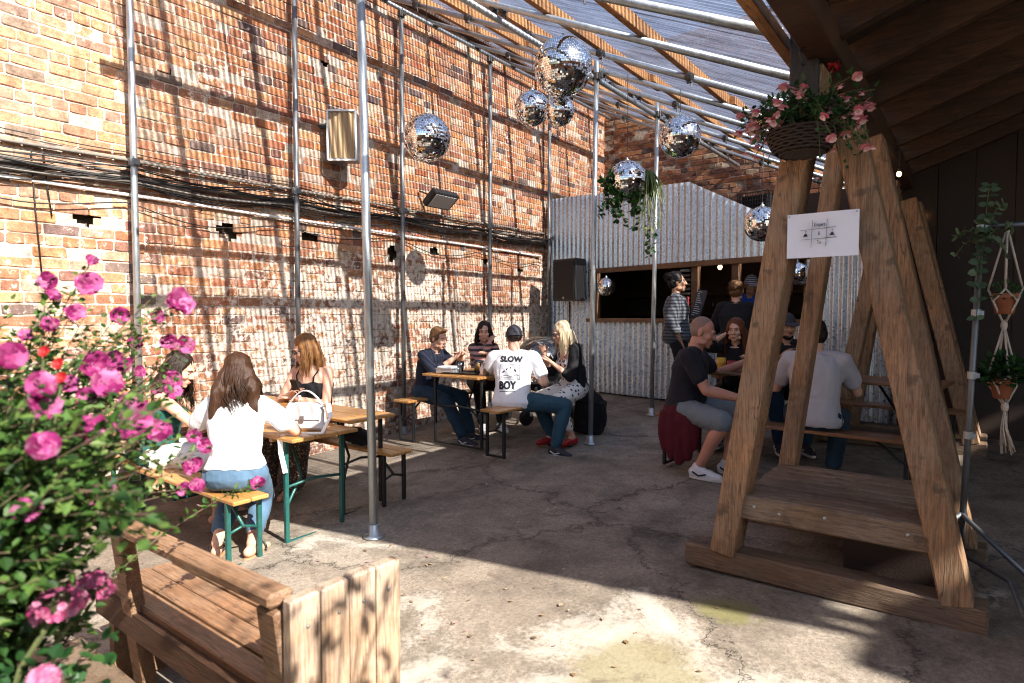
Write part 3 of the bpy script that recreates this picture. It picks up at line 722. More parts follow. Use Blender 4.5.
for k in range(12):
    w = uni(.03, .1); mb.box(V((0, .02, .2))+rt @ V((-.055+w/2, -.008, .17-k*.029)), (w, .003, .008), rt)
mb.build('chalk_writing', K['white'], mbo)
nt_ = thing('notice', 'small cream notice pinned to the back of the bar, seen through the hatch', 'notice', (*sw(3.25, 1.96), 2.02), SA)
mb = MB(); mb.box((0, 0, 0), (.14, .008, .2)); mb.build('sheet', K['rope'], nt_); mb = MB(); mb.box((-.01, 0, -.22), (.08, .008, .15)); mb.build('lower_sheet', K['rope'], nt_)

# black loudspeaker on its stand at the left of the hatch
def speaker():
    x, y = sw(.84, -.3); sp = thing('loudspeaker_stand', 'thin black loudspeaker stand against the corrugated shed', 'stand', on(x, y), SA)
    g = G(x, y); mb = MB(); mb.tube([(0, 0, .5), (0, 0, 1.62-g+.2)], .017, 10); mb.build('pole', K['black'], sp, True)
    for k in range(3):
        a = k*2.09+.5; mb = MB(); mb.tube([(0, 0, .62), (.42*math.cos(a), .42*math.sin(a), .01)], .012, 8); mb.build('leg', K['black'], sp, True)
    b = thing('loudspeaker', 'black box loudspeaker on a stand in front of the corrugated shed', 'loudspeaker', (x, y, 1.83), SA)
    mb = MB(); mb.prism([(-.26, -.13), (.26, -.13), (.2, .16), (-.2, .16)], 0, .66, (1, 0, 0), (0, 1, 0), (0, 0, 1)); mb.build('cabinet', K['plasticblk'], b, bevel=.012)
    mb = MB(); mb.box((0, -.136, .33), (.46, .012, .6)); mb.build('grille', M('speaker grille', (.02, .02, .021), .6, .3, .4, 200), b, bevel=.004)
    mb = MB(); mb.box((0, -.145, .05), (.035, .006, .03)); mb.build('badge', K['galv'], b)
speaker()

brick_wall('added_sky_block_wall', 'unseen brick wall added behind the camera to block sky light', -6.0, 3.5, -.6, 2.7, lambda u, z, o: V((-u-2.5, -4.6+o, z)), K['brickshade'])  # added out of view to keep sky light off the right side

# ------------------------------------------------------------------ beer-garden tables and benches
def planks(mb, L, w, th, z, n):
    pw = w/n
    for k in range(n): mb.box((0, -w/2+pw*(k+.5), z+uni(-.0015, .0015)), (L, pw-.004, th))
def leg_frame(t, x, w, h, mat, table, r=.017):
    """folding U-frame: two legs, foot bar, tie bar and brace"""
    s = 1 if x > 0 else -1
    for y in (-w/2, w/2):
        mb = MB(); mb.box((x, y, h/2), (.03, .03, h)); mb.build('leg', mat, t, bevel=.004)
    mb = MB(); mb.box((x, 0, .014), (.024, w-.03, .022)); mb.build('foot_bar', mat, t, bevel=.003)
    mb = MB(); zz = h*.55; mb.tube([(x, -w/2+.012, zz), (x-s*.02, 0, zz+.02), (x, w/2-.012, zz)], .010, 8)
    if table:
        mb.tube([(x, -w/2+.012, zz-.12), (x-s*.14, -.02, zz+.02), (x-s*.34, 0, h-.01)], .011, 8)
    else: mb.tube([(x, 0, zz+.02), (x-s*.22, 0, h-.01)], .011, 8)
    mb.build('brace', mat, t, True)
def beer_table(label, x, y, rot, L, w, h, paint, n=3, z=None, wd='tbl'):
    t = thing('beer_table', label, 'table', on(x, y) if z is None else (x, y, z), R(rot), 'folding beer garden tables')
    mb = MB(); planks(mb, L, w, .028, h-.014, n); mb.build('tabletop', K[wd], t, bevel=.006)
    for s in (-1, 1):
        mb = MB(); mb.box((s*(L/2-.3), 0, h-.042), (.045, w*.92, .026)); mb.build('batten', K['tbly'], t)
        leg_frame(t, s*(L/2-.15), w*.84, h-.03, K[paint], True)
    return t
def beer_bench(label, x, y, rot, L, paint, h=.47, w=.25, wd='tbl'):
    t = thing('beer_bench', label, 'bench', on(x, y), R(rot), 'folding beer garden benches')
    mb = MB(); planks(mb, L, w, .028, h-.014, 2); mb.build('seat', K[wd], t, bevel=.006)
    for s in (-1, 1): leg_frame(t, s*(L/2-.1), w*.86, h-.03, K[paint], False)
    return t
TBL = {}
beer_table('near folding table with teal legs, with the white handbag on it', -4.72, 2.70, 0, 2.0, .56, .77, 'green')
beer_table('narrow folding table pushed against the far side of the white handbag table', -4.84, 3.23, 0, 2.0, .46, .785, 'black', 2)
beer_bench('near folding bench with teal legs under the woman in white blouse', -4.72, 2.12, 0, 2.0, 'green')
beer_bench('folding bench with black legs behind the woman in black camisole', -4.72, 3.44, 0, 1.95, 'black')
beer_table('folding table with beer glasses and foil tray, between navy shirt and slogan shirt men', -4.62, 5.70, 90, 1.55, .82, .80, 'black', 3)
beer_bench('folding bench beside the brick wall under the man in navy shirt', -5.30, 5.85, 90, 2.0, 'black', .49)
beer_bench('folding bench under the man in slogan T-shirt and the blonde woman', -3.88, 5.72, 90, 2.0, 'black', .49)
beer_table('dark folding table in the shade behind the timber trestle', -1.25, 6.02, -5, 2.1, .6, .80, 'black', wd='tblshade')
beer_bench('folding bench in the shade under the bald man and the man in grey T-shirt', -1.36, 5.40, -4, 2.1, 'black', wd='tblshade')
beer_bench('folding bench on the far side of the shaded table', -1.1, 6.62, -5, 2.0, 'black', wd='tblshade')

# ------------------------------------------------------------------ things on the tables and floor
def at(x, y, z): return V((x, y, z))
TZ1, TZ2, TZR = lambda x, y: G(-4.72, 2.7)+.771, lambda x, y: G(-4.56, 5.7)+.801, lambda x, y: G(-1.25, 6.02)+.801
def handbag():
    x, y = -3.97, 2.70; t = thing('handbag', 'white leather handbag with a long strap hanging over the table edge', 'bag', (x, y, TZ1(x, y)), R(30))
    mb = MB(); mb.prism([(-.15, 0), (.15, 0), (.135, .17), (.10, .20), (-.10, .20), (-.135, .17)], -.05, .05, (1, 0, 0), (0, 0, 1), (0, 1, 0)); mb.build('bag_body', K['leatherW'], t, bevel=.02)
    mb = MB(); mb.prism([(-.135, .08), (.135, .08), (.125, .175), (.10, .205), (-.10, .205), (-.125, .175)], -.062, -.052, (1, 0, 0), (0, 0, 1), (0, 1, 0)); mb.build('flap', K['leatherW'], t, bevel=.004)
    mb = MB(); mb.box((0, -.066, .09), (.03, .008, .04)); mb.build('clasp', K['galv'], t)
    def strap(pts, nm, w=.035):
        mb = MB()
        for i in range(len(pts)-1):
            a, b = V(pts[i]), V(pts[i+1]); mb.bar(a-(b-a)*.03, b+(b-a)*.03, w, .005, (0, 0, 1) if abs((b-a).normalized().z) < .9 else (0, 1, 0))
        mb.build(nm, K['leatherW'], t)
    strap([(-.13+.26*k/12, 0, .19+.10*math.sin(math.pi*k/12)) for k in range(13)], 'handle', .025)
    strap([(.13, -.02, .17), (.2, -.06, .2), (.24, -.12, .12), (.2, -.17, .012), (.08, -.2, .012), (-.02, -.215, .010)], 'strap')
    strap([(-.02, -.215, .010), (-.05, -.25, .006), (-.06, -.275, -.02), (-.05, -.283, -.12), (-.02, -.285, -.25)], 'strap_end')
handbag()
def soft_bag(label, x, y, z, r, rot=0, nm='shoulder_bag'):
    t = thing(nm, label, 'bag', (x, y, z), rot); mb = MB()
    mb.ell((0, 0, r[2]*.9), r); mb.box((0, 0, r[2]*.75), (r[0]*1.7, r[1]*1.6, r[2]*1.4), Matrix.Rotation(.08, 3, 'Y')); mb.ell((r[0]*.3, 0, r[2]*.7), (r[0]*.75, r[1]*.9, r[2]*.7)); mb.ell((-r[0]*.35, 0, r[2]*.6), (r[0]*.7, r[1], r[2]*.62))
    fuse(mb, 'bag_body', K['blk'], t, .012, 5, .008, 9)
    mb = MB(); mb.tube([(-r[0]*.6, 0, r[2]*1.2), (-r[0]*.4, 0, r[2]*1.85), (r[0]*.2, .02, r[2]*1.9), (r[0]*.6, 0, r[2]*1.3)], .012, 8); mb.build('strap', K['leatherB'], t, True)
soft_bag('black shoulder bag lying on the bench end behind the white handbag table', -4.3, 3.42, G(-4.1, 3.4)+.47, (.19, .09, .06))
soft_bag('large black rucksack on the floor behind the middle free standing pole', -3.66, 6.32, G(-3.66, 6.32), (.19, .16, .27), .3, 'rucksack')
def cup(nm, label, cat, x, y, z, r, h, mat, fill=None, foam=False, grp=None, handle=False):
    t = thing(nm, label, cat, (x, y, z), 0, grp)
    mb = MB(); mb.lathe([(r*.78, 0), (r*.8, .004), (r*.92, h*.5), (r, h), (r*.95, h), (r*.87, h*.5), (r*.72, .008)], n=20); mb.build('vessel', K[mat], t, True)
    if fill:
        mb = MB(); mb.lathe([(r*.70, .009), (r*.85, h*.5), (r*.9, h*.8)], n=18); mb.build('drink', K[fill], t, True)
        if foam: mb = MB(); mb.lathe([(r*.9, h*.8), (r*.92, h*.9), (r*.6, h*.93)], n=18); mb.build('foam', K['foam'], t, True)
g = 'glasses of beer on the sunlit table'
cup('beer_glass', 'pint of amber beer in front of the woman in striped top', 'drink', -4.48, 5.25, TZ2(0, 0), .045, .15, 'glass', 'beer', True, g)
cup('beer_glass', 'half hidden pint of beer nearest the man in slogan T-shirt', 'drink', -4.25, 5.12, TZ2(0, 0), .043, .14, 'glass', 'beer', True, g)
cup('plastic_cup', 'empty clear plastic cup beside the foil tray', 'cup', -4.72, 5.22, TZ2(0, 0), .045, .13, 'hoodglass')
def tray(nm, label, x, y, z, d, mat, rot=0, cat='tray', rim=.02):
    t = thing(nm, label, cat, (x, y, z), rot); mb = MB(); w, l, h = d
    mb.box((0, 0, .003), (w*.9, l*.9, .006))
    for s in (-1, 1):
        mb.bar((s*w*.46, -l*.47, h/2), (s*w*.46, l*.47, h/2), .006, h); mb.bar((-w*.47, s*l*.46, h/2), (w*.47, s*l*.46, h/2), .006, h)
        mb.bar((s*w*.49, -l/2, h), (s*w*.49, l/2, h), rim, .004); mb.bar((-w/2, s*l*.49, h+.0025), (w/2, s*l*.49, h+.0025), rim, .004)
    mb.build('tray_shell', K[mat], t, bevel=.002); return t
tray('serving_tray', 'dark serving tray under the drinks on the sunlit table', -4.62, 5.2, TZ2(0, 0), (.42, .32, .015), 'tray', .2)
tf = tray('foil_tray', 'white lidded foil food tray on the near end of the sunlit table', -4.80, 5.10, TZ2(0, 0)+.005, (.22, .16, .05), 'foil', .2, 'food tray')
mb = MB(); mb.prism([(-.1, 0), (.1, 0), (.085, .022), (-.085, .022)], -.07, .07, (1, 0, 0), (0, 0, 1), (0, 1, 0)); mb.build('lid', K['white'], tf, loc=(0, 0, .054), bevel=.005)
tray('food_tray', 'dark tray of food between the women at the near table', -5.0, 2.76, TZ1(0, 0), (.3, .2, .02), 'tray', .3, 'tray')
ph = thing('phone', 'black phone lying on the near table', 'phone', (-4.75, 2.62, TZ1(0, 0)), .5); mb = MB(); mb.box((0, 0, .006), (.075, .15, .009)); mb.build('body', K['plasticblk'], ph, bevel=.003)
cup('coffee_cup', 'yellow cup in front of the red haired woman', 'cup', -2.02, 6.0, TZR(0, 0), .045, .12, 'yellowcup', None)
cup('coffee_cup', 'small red cup beside the yellow cup', 'cup', -1.90, 5.92, TZR(0, 0), .04, .10, 'redcup', None)
cup('plastic_cup', 'clear plastic cup on the shaded table behind the trestle leg', 'cup', -1.55, 6.1, TZR(0, 0), .042, .13, 'hoodglass')

def pushchair():
    x, y = -4.62, 6.72; t = thing('pushchair', 'black pushchair with a clear rain hood between the slogan shirt man and blonde woman', 'pushchair', on(x, y), R(-20))
    mb = MB(); st = []
    for k in range(25):
        a = math.pi*k/24; 
        st.append([(.30*math.sin(b), .36*math.cos(a)*(.35+.65*math.sin(b)), .78+.34*math.sin(a)) if 0 else (.34*math.cos(b), .40*math.cos(a)*math.sin(b), .74+.38*math.sin(a)*math.sin(b)) for b in [math.pi*(.04+.92*j/20) for j in range(21)]])
    vs = [p for row in st for p in row]; n = 21
    mb.add(vs, [(i*n+j, i*n+j+1, (i+1)*n+j+1, (i+1)*n+j) for i in range(24) for j in range(20)]); mb.build('clear_hood', K['hoodglass'], t, True)
    for k in (0, 8, 16, 24):
        mb = MB(); mb.tube([V(p)*1.0 for p in st[k]], .008, 6); mb.build('hood_rib', K['galv'], t, True)
    mb = MB(); mb.box((0, -.05, .46), (.36, .4, .08)); mb.box((0, .2, .66), (.36, .08, .42), Matrix.Rotation(-.35, 3, 'X')); fuse(mb, 'seat', K['blk'], t, .014, 4, .006)
    for s in (-1, 1):
        mb = MB(); mb.tube([(s*.22, -.42, .1), (s*.22, .1, .5), (s*.22, .5, .98)], .013, 8); mb.build('frame_tube', K['black'], t, True)
        mb = MB(); mb.tube([(s*.22, .38, .1), (s*.22, .0, .52)], .013, 8); mb.build('rear_strut', K['black'], t, True)
        for yy in (-.42, .38):
            mb = MB(); mb.lathe([(.03, -.02), (.095, -.02), (.105, 0), (.095, .02), (.03, .02)], (s*.25, yy, .105), 18, Matrix.Rotation(R(90), 3, 'Y')); mb.build('wheel', K['plasticblk'], t, True)
    mb = MB(); mb.tube([(-.22, .5, .98), (0, .53, 1.0), (.22, .5, .98)], .018, 8); mb.build('handle', K['leatherB'], t, True)
pushchair()

# ------------------------------------------------------------------ mirror balls
def ball(label, x, y, z, r, hang=True):
    t = thing('mirror_ball', label, 'mirror ball', (x, y, z), uni(0, 6), 'hanging mirror balls')
    mb = MB(); s = .012+r*.024; rows = int(math.pi*r/s)
    for i in range(rows):
        p0, p1 = math.pi*i/rows, math.pi*(i+1)/rows; n = max(3, int(2*math.pi*r*math.sin((p0+p1)/2)/s)); o = uni(0, 1)
        for j in range(n):
            if rnd() < .006: continue
            t0, t1 = 2*math.pi*(j+o)/n, 2*math.pi*(j+1+o)/n; q = .06
            a0, a1, b0, b1 = p0+(p1-p0)*q, p1-(p1-p0)*q, t0+(t1-t0)*q, t1-(t1-t0)*q
            P = [V((math.sin(p)*math.cos(th), math.sin(p)*math.sin(th), math.cos(p)))*r for p, th in ((a0, b0), (a1, b0), (a1, b1), (a0, b1))]
            c = sum(P, V())/4; ax = V((uni(-1, 1), uni(-1, 1), uni(-1, 1))).normalized(); q2 = Quaternion(ax, uni(-.035, .035))
            mb.add([c+q2 @ (p-c) for p in P], [(0, 1, 2, 3)])
    o = mb.build('mirror_tiles', K['mirror'], t, rv=1)
    mb = MB(); mb.ell((0, 0, 0), r*.985, None, 24, 16); mb.build('core', K['ballcore'], t, True)
    mb = MB(); mb.lathe([(.02, r-.005), (.022, r+.012), (.008, r+.02), (.008, r+.035)], n=10); mb.build('hanger_cap', K['galv'], t, True)
    if hang:
        top = (roofz(x) if x < XE else rz(x))-z
        mb = MB(); mb.tube([(0, 0, r+.03), (.004, 0, top*.5), (0, 0, top)], .0035, 5); mb.build('hanging_wire', K['cable'], t)
BALLS = []
def pix(px, py, d):
    fw = V((-math.sin(R(YAW))*math.cos(R(PIT)), math.cos(R(YAW))*math.cos(R(PIT)), -math.sin(R(PIT)))); rt = V((math.cos(R(YAW)), math.sin(R(YAW)), 0)); up = rt.cross(fw)
    return V((0, 0, CAMZ))+(fw+rt*((px-512)/FPX)-up*((py-341.5)/FPX))*d
for lab, px, py, rp, d in (('lone mirror ball hanging left of the others, in front of the brick wall', 427, 138, 23.5, 6.3), ('largest mirror ball, top of the cluster under the clear roof', 563, 67, 29, 5.4),
        ('medium mirror ball at the lower left of the three ball cluster', 532, 108.5, 17.5, 6.6), ('small mirror ball at the lower right of the three ball cluster', 559.5, 111, 15, 5.7),
        ('mirror ball wrapped in ivy and trailing plants', 627, 181, 20, 6.3), ('mirror ball right of the ivy covered ball, below the roof tubes', 680, 137, 20.5, 5.9),
        ('mirror ball against the corrugated shed, beside the left trestle leg', 762, 224, 17.5, 6.0)):
    p = pix(px, py, d); ball(lab, p.x, p.y, p.z, rp*d/FPX); BALLS.append((p, rp*d/FPX))
p = pix(606, 287, 9.35); ball('tiny mirror ball hanging in the serving hatch', p.x, p.y, p.z, .14, False)
mb = MB(); 
p = pix(797, 274, 7.2); ball('mirror ball half hidden behind the left trestle leg near the bar', p.x, p.y, p.z, .14)

# ------------------------------------------------------------------ foliage helpers
def leaf(mb, b, d, n, L, w, fold=.25, droop=.2):
    d = d.normalized(); s = d.cross(n); s = s.normalized() if s.length > 1e-4 else d.orthogonal().normalized(); n = s.cross(d)
    P = lambda t, ws, h: b+d*(L*t)+s*(w*ws)+n*(L*h)
    mb.add([P(0, 0, 0), P(.28, .42, fold*.22), P(.68, .36, fold*.2-droop*.22), P(1, 0, -droop*.5), P(.68, -.36, fold*.2-droop*.22), P(.28, -.42, fold*.22)], [(0, 1, 2, 3), (0, 3, 4, 5)])
def rvec(): 
    while 1:
        v = V((uni(-1, 1), uni(-1, 1), uni(-1, 1)))
        if .05 < v.length < 1: return v.normalized()
def flower_mesh(r, pet=5, lay=2, cup=.5, ruffle=.25):
    mb = MB()
    for l in range(lay):
        for k in range(pet):
            a = 2*math.pi*(k+.5*l)/pet+uni(-.15, .15); c, s = math.cos(a), math.sin(a); rr = r*(1-.25*l)*uni(.88, 1.08); w = rr*.52; vs = []
            for i in range(4):
                t = i/3; ww = w*(.22+.9*math.sin(math.pi*(.12+.62*t)))
                for j in (-1, -.35, .35, 1):
                    hh = cup*rr*t*(1-.35*t)+(ruffle*rr*t*noise.noise(V((a*3, j*2+t*3, l)))*1.2)-abs(j)*0+.05*rr*abs(j); rad = rr*t*(1-.07*abs(j)*t)
                    vs.append((c*rad-s*ww*j, s*rad+c*ww*j, hh))
            mb.add(vs, [(i*4+j, (i+1)*4+j, (i+1)*4+j+1, i*4+j+1) for i in range(3) for j in range(3)])
    return mb
def flower_protos(nm, mat, r, n, **kw):
    out = []
    for _ in range(n):
        mb = flower_mesh(r, **kw); me = mb.mesh(nm); me.materials.append(K[mat]); me.shade_smooth(); rand_attr(me, 9); out.append(me)
    return out
def put_flower(me, nm, parent, p, d, s=1):
    o = bpy.data.objects.new(nm, me); COL.objects.link(o); o.parent = parent; o.location = p; q = V((0, 0, 1)).rotation_difference(d.normalized()); o.rotation_mode = 'QUATERNION'; o.rotation_quaternion = q @ Quaternion((0, 0, 1), uni(0, 6)); o.scale = (s, s, s); return o

# ------------------------------------------------------------------ big flowering mallow in the planter, left foreground
def mallow():
    pb = V((-2.2, .28, 0)); pb.z = G(pb.x, pb.y)
    t = thing('flowering_shrub', 'tall leafy shrub covered in magenta flowers, left foreground', 'shrub', pb+V((0, 0, .55)))
    o = pb+V((0, 0, .55))
    FL = [(88, 285, 1, 1.75), (91, 260, .5, 1.8), (48, 282, .8, 1.7), (53, 295, .6, 1.65), (73, 313, .75, 1.6), (48, 325, .7, 1.55), (26, 337, .55, 1.6), (179, 304, 1.15, 1.75), (158, 316, .6, 1.9), (120, 315, .75, 2.0),
          (135, 342, .6, 2.0), (168, 341, .7, 2.0), (185, 345, .75, 2.05), (12, 354, 1.15, 1.25), (94, 363, 1.15, 1.5), (121, 366, .85, 1.7), (107, 386, 1.2, 1.45), (88, 396, .8, 1.5), (70, 385, .7, 1.5),
          (40, 386, 1.1, 1.2), (41, 408, 1.2, 1.2), (132, 427, 1.5, 1.4), (88, 432, 1.35, 1.3), (44, 447, 1.2, 1.15), (161, 432, 1.0, 1.55), (158, 388, .7, 2.0), (171, 380, .8, 2.0), (171, 393, .7, 1.95), (143, 411, .75, 1.7),
          (127, 401, .7, 1.75), (193, 437, .6, 1.8), (204, 446, .65, 1.8), (100, 492, 1.1, 1.45), (28, 511, 1.15, 1.2), (192, 467, .8, 1.8), (185, 488, .6, 1.8), (197, 486, .65, 1.8), (258, 483, .6, 2.2), (82, 438, .7, 1.35), (6, 356, .9, 1.3),
          (112, 362, .9, 1.6), (62, 440, .6, 1.3), (140, 372, .5, 1.8)]
    pr = flower_protos('flower', 'mallow', .0285, 6, pet=6, lay=3, cup=.55, ruffle=.8)
    sm = MB(); lm = MB(); base = V((.05, .02, 0))
    cam = V((0, 0, CAMZ))
    def stem(p, r0=.0036, n=9, side=1):
        b = base+V((uni(-.28, .28), uni(-.15, .15), 0)); L = (p-b).length
        m1 = b+V((0, 0, L*.45))+(p-b)*.15+rvec()*.05
        pts = [(b*(1-u)**2+m1*2*u*(1-u)+p*u*u)+rvec()*.006 for u in [i/n for i in range(n+1)]]
        sm.tube(pts, [r0*(1-.65*i/n) for i in range(n+1)], 5); return pts
    def dress(pts, dens, Lm):
        for i in range(1, len(pts)-1):
            a, b = pts[i], pts[i+1]
            for k in range(dens):
                q = a.lerp(b, rnd()); d = rvec(); d.z = d.z*.5+.1; d = (d+(b-a).normalized()*.5).normalized()
                s = 1-.45*i/len(pts); L = Lm*s*uni(.55, 1.15)
                leaf(lm, q+d*.012, d, (V((0, 0, 1))+rvec()*.7).normalized(), L, L*uni(.55, .85), .3, uni(0, .6))
    for px, py, s, d in FL:
        p = pix(px, py, d)-o; pts = stem(p); dress(pts, 17, .036)
        dirn = (cam-(p+o)).normalized()*.8+V((.5, 0, .3))+rvec()*.55
        put_flower(random.choice(pr), 'flower', t, p, dirn, s*d/1.55*1.05)
        for k in range(3):
            q = pts[-2]+rvec()*.03; sm.tube([pts[-2], q], .002, 4); leaf(lm, q, rvec(), rvec(), .02, .016)
    for k in range(230):                               # bushy lower growth
        px, py = uni(-60, 165), uni(390, 640); d = uni(1.1, 1.75)
        if px > 90 and py > 540: continue
        p = pix(px, py, d)-o; pts = stem(p, .003, 7); dress(pts[2:], 17, .042)
    for k in range(75):
        px, py = uni(-20, 200), uni(290, 450); p = pix(px, py, uni(1.4, 2.0))-o; pts = stem(p, .0026, 8); dress(pts[3:], 13, .029)
    sm.build('stems', K['bark'], t, True); lm.build('leaves', K['leaf'], t, fixn=False, rv=2)
    for px, py, d in ((45, 352, 1.35), (59, 364, 1.3), (62, 378, 1.3)):
        p = pix(px, py, d)
        r = thing('red_flower', 'red flower among the magenta shrub', 'flower', p, 0, 'red flowers in the shrub'); mb = MB(); mb.tube([(0, 0, 0), (-.03, -.01, -.12), (-.1, -.05, -.45)], .003, 5); mb.build('stem', K['stem'], r)
        put_flower(redp[0], 'bloom', r, (0, 0, 0), V((1, -1, .6)), .34)
redp = flower_protos('bloom', 'redpet', .035, 2, pet=6, lay=3, cup=.6, ruffle=.4)
mallow()
def planter():
    t = thing('wooden_planter', 'weathered wooden planter box holding the magenta shrub', 'planter', on(-2.2, .20)); w, l, h = 1.1, .62, .62
    for k in range(4):
        z = .09+k*.15
        mb = MB(); mb.box((0, l/2, z), (w, .03, .142)); mb.build('front_board', K['bench'], t, bevel=.004); mb = MB(); mb.box((0, -l/2, z), (w, .03, .142)); mb.build('back_board', K['bench'], t, bevel=.004)
        for s in (-1, 1): mb = MB(); mb.box((s*w/2, 0, z), (.03, l-.032, .142)); mb.build('end_board', K['planter'], t, bevel=.004)
    for a in (-1, 1):
        for b in (-1, 1): mb = MB(); mb.box((a*(w/2+.016), b*(l/2+.032), h/2+.08), (.09, .032, h+.16)); mb.build('corner_post', K['planter'], t, bevel=.006)
    mb = MB(); mb.box((0, 0, h*.42), (w-.04, l-.04, h*.8)); mb.build('soil', K['soil'], t)
planter()
def geranium(label, px, py, d, r, red=False):
    c = pix(px, py, d); base = V((c.x-.12, c.y-.1, .62)); t = thing('geranium', label, 'plant', base, 0, None); p = c-base
    mb = MB(); mb.tube([(0, 0, 0), p*.5+V((0, 0, .06)), p*.93], .006, 6)
    pr = flower_protos('floret', 'geranium', .0105, 3, pet=5, lay=1, cup=.25, ruffle=.3)
    for k in range(84):
        d_ = rvec()
        if d_.z < -.45: continue
        q = p+V((d_.x, d_.y, d_.z*.8))*r*uni(.75, 1.05); mb.tube([p*.97, q], .0013, 3); put_flower(random.choice(pr), 'floret', t, q, d_+V((.2, -.2, .1)), uni(.8, 1.3))
    mb.build('stem', K['stem'], t); lb = MB()
    for k in range(60):
        q = p*uni(.1, .9)+rvec()*.1; dd = rvec(); leaf(lb, q, dd, V((0, 0, 1))+rvec()*.4, uni(.025, .04), uni(.025, .04), .2, .2)
    lb.build('leaves', K['leafdk'], t, fixn=False, rv=2)
geranium('pale pink geranium head low in the left foreground', 57, 606, 1.30, .048)
geranium('deeper pink geranium head just right of the pale one', 90, 590, 1.42, .045)
geranium('small pale geranium at the bottom edge of the photo', 43, 680, 1.2, .026)

# ------------------------------------------------------------------ fixed bench, left foreground
def garden_bench():
    x0, x1, y0 = -3.05, -1.60, 1.02; g = G(-2.3, 1.1); t = thing('garden_bench', 'brown wooden bench with a pale slatted end panel, foreground', 'bench', (-2.3, 1.1, g)); X0, X1 = x0+2.3, x1+2.3; Y = y0-1.1
    mb = MB(); mb.bar((X0+.14, Y-.02, .78), (X1, Y-.02, .80), .085, .045); mb.build('back_rail', K['bench'], t, bevel=.012)
    for x in (X0+.32, X1-.05):
        mb = MB(); mb.bar((x, Y-.02, .765), (x+.02, Y+.06, .02), .10, .055, (0, 1, 0)); mb.build('back_post', K['bench'], t, bevel=.006)
    for k, (a, b) in enumerate(((.02, .11), (.115, .21), (.215, .30), (.305, .385))):
        mb = MB(); mb.box(((X0+X1)/2, Y+(a+b)/2, .44+uni(-.003, .003)), (X1-X0, b-a-.004, .035)); mb.build('seat_plank', K['bench'], t, bevel=.005)
    mb = MB(); mb.box(((X0+X1)/2, Y+.005, .38), (X1-X0, .03, .10)); mb.build('rear_apron', K['dkwood'], t); mb = MB(); mb.box(((X0+X1)/2, Y+.365, .37), (X1-X0, .03, .09)); mb.build('front_apron', K['bench'], t)
    mb = MB(); mb.box(((X0+X1)/2-.1, Y-.12, .16), (X1-X0+.1, .20, .04)); mb.build('rear_foot_board', K['planter'], t, bevel=.006)
    mb = MB()
    for k in range(4):
        a = Y-.03+k*.105; mb.box((X1+.035+uni(-.002, .002), a+.052, .405), (.05, .101, .81+uni(-.006, .006)))
    ep = mb.build('end_panel', K['benchz'], t, bevel=.008)
    for k in range(4):
        for z_ in (.2, .72): mb = MB(); mb.ell((X1+.0605, Y+.02+k*.105+uni(-.01, .01), z_), (.004, .006, .006), None, 10, 6); mb.build('screw', K['galvdk'], t, True)
    mb = MB(); mb.box((X1-.01, Y+.2, .2), (.04, .42, .07)); mb.build('panel_batten', K['benchz'], t)
    for x in (X0+.05,): mb = MB(); mb.box((x, Y+.2, .21), (.05, .34, .42)); mb.build('leg_panel', K['bench'], t)
garden_bench()

# ------------------------------------------------------------------ invented potted tree added outside the frame to dapple the bench with shade
def dapple_tree():
    x, y = 1.45, .62; t = thing('dapple_tree', 'small leafy potted tree, unseen, added beside the camera to dapple the bench', 'tree', on(x, y)); mb = MB()
    mb.lathe([(.17, 0), (.24, .42), (.26, .43), (.26, .48), (.23, .48), (.2, .4)], n=24); mb.build('pot', K['plasticblk'], t, True)
    tb = MB(); tb.tube([(0, 0, .4), (.03, .02, 1.0), (-.02, 0, 1.6), (0, .02, 2.8)], [.035, .03, .025, .015], 8); lm = MB()
    for k in range(30):
        d = rvec(); d.z = abs(d.z)*.8-.15; b = V((0, 0, uni(1.5, 2.6))); e = V((0, 0, 2.6))+V((d.x*.9, d.y*.8, d.z*.95)); m = (b+e)/2+V((0, 0, .12)); pts = [b*(1-u)**2+m*2*u*(1-u)+e*u*u for u in [i/6 for i in range(7)]]
        tb.tube(pts, [.010*(1-.12*i) for i in range(7)], 5)
        for q in pts[2:]:
            for _ in range(3): dd = rvec(); leaf(lm, q+dd*.03, dd, V((0, 0, 1))+rvec()*.6, uni(.05, .09), uni(.03, .05))
    tb.build('trunk', K['bark'], t, True); lm.build('crown', K['leafdk'], t, fixn=False, rv=2)
dapple_tree()
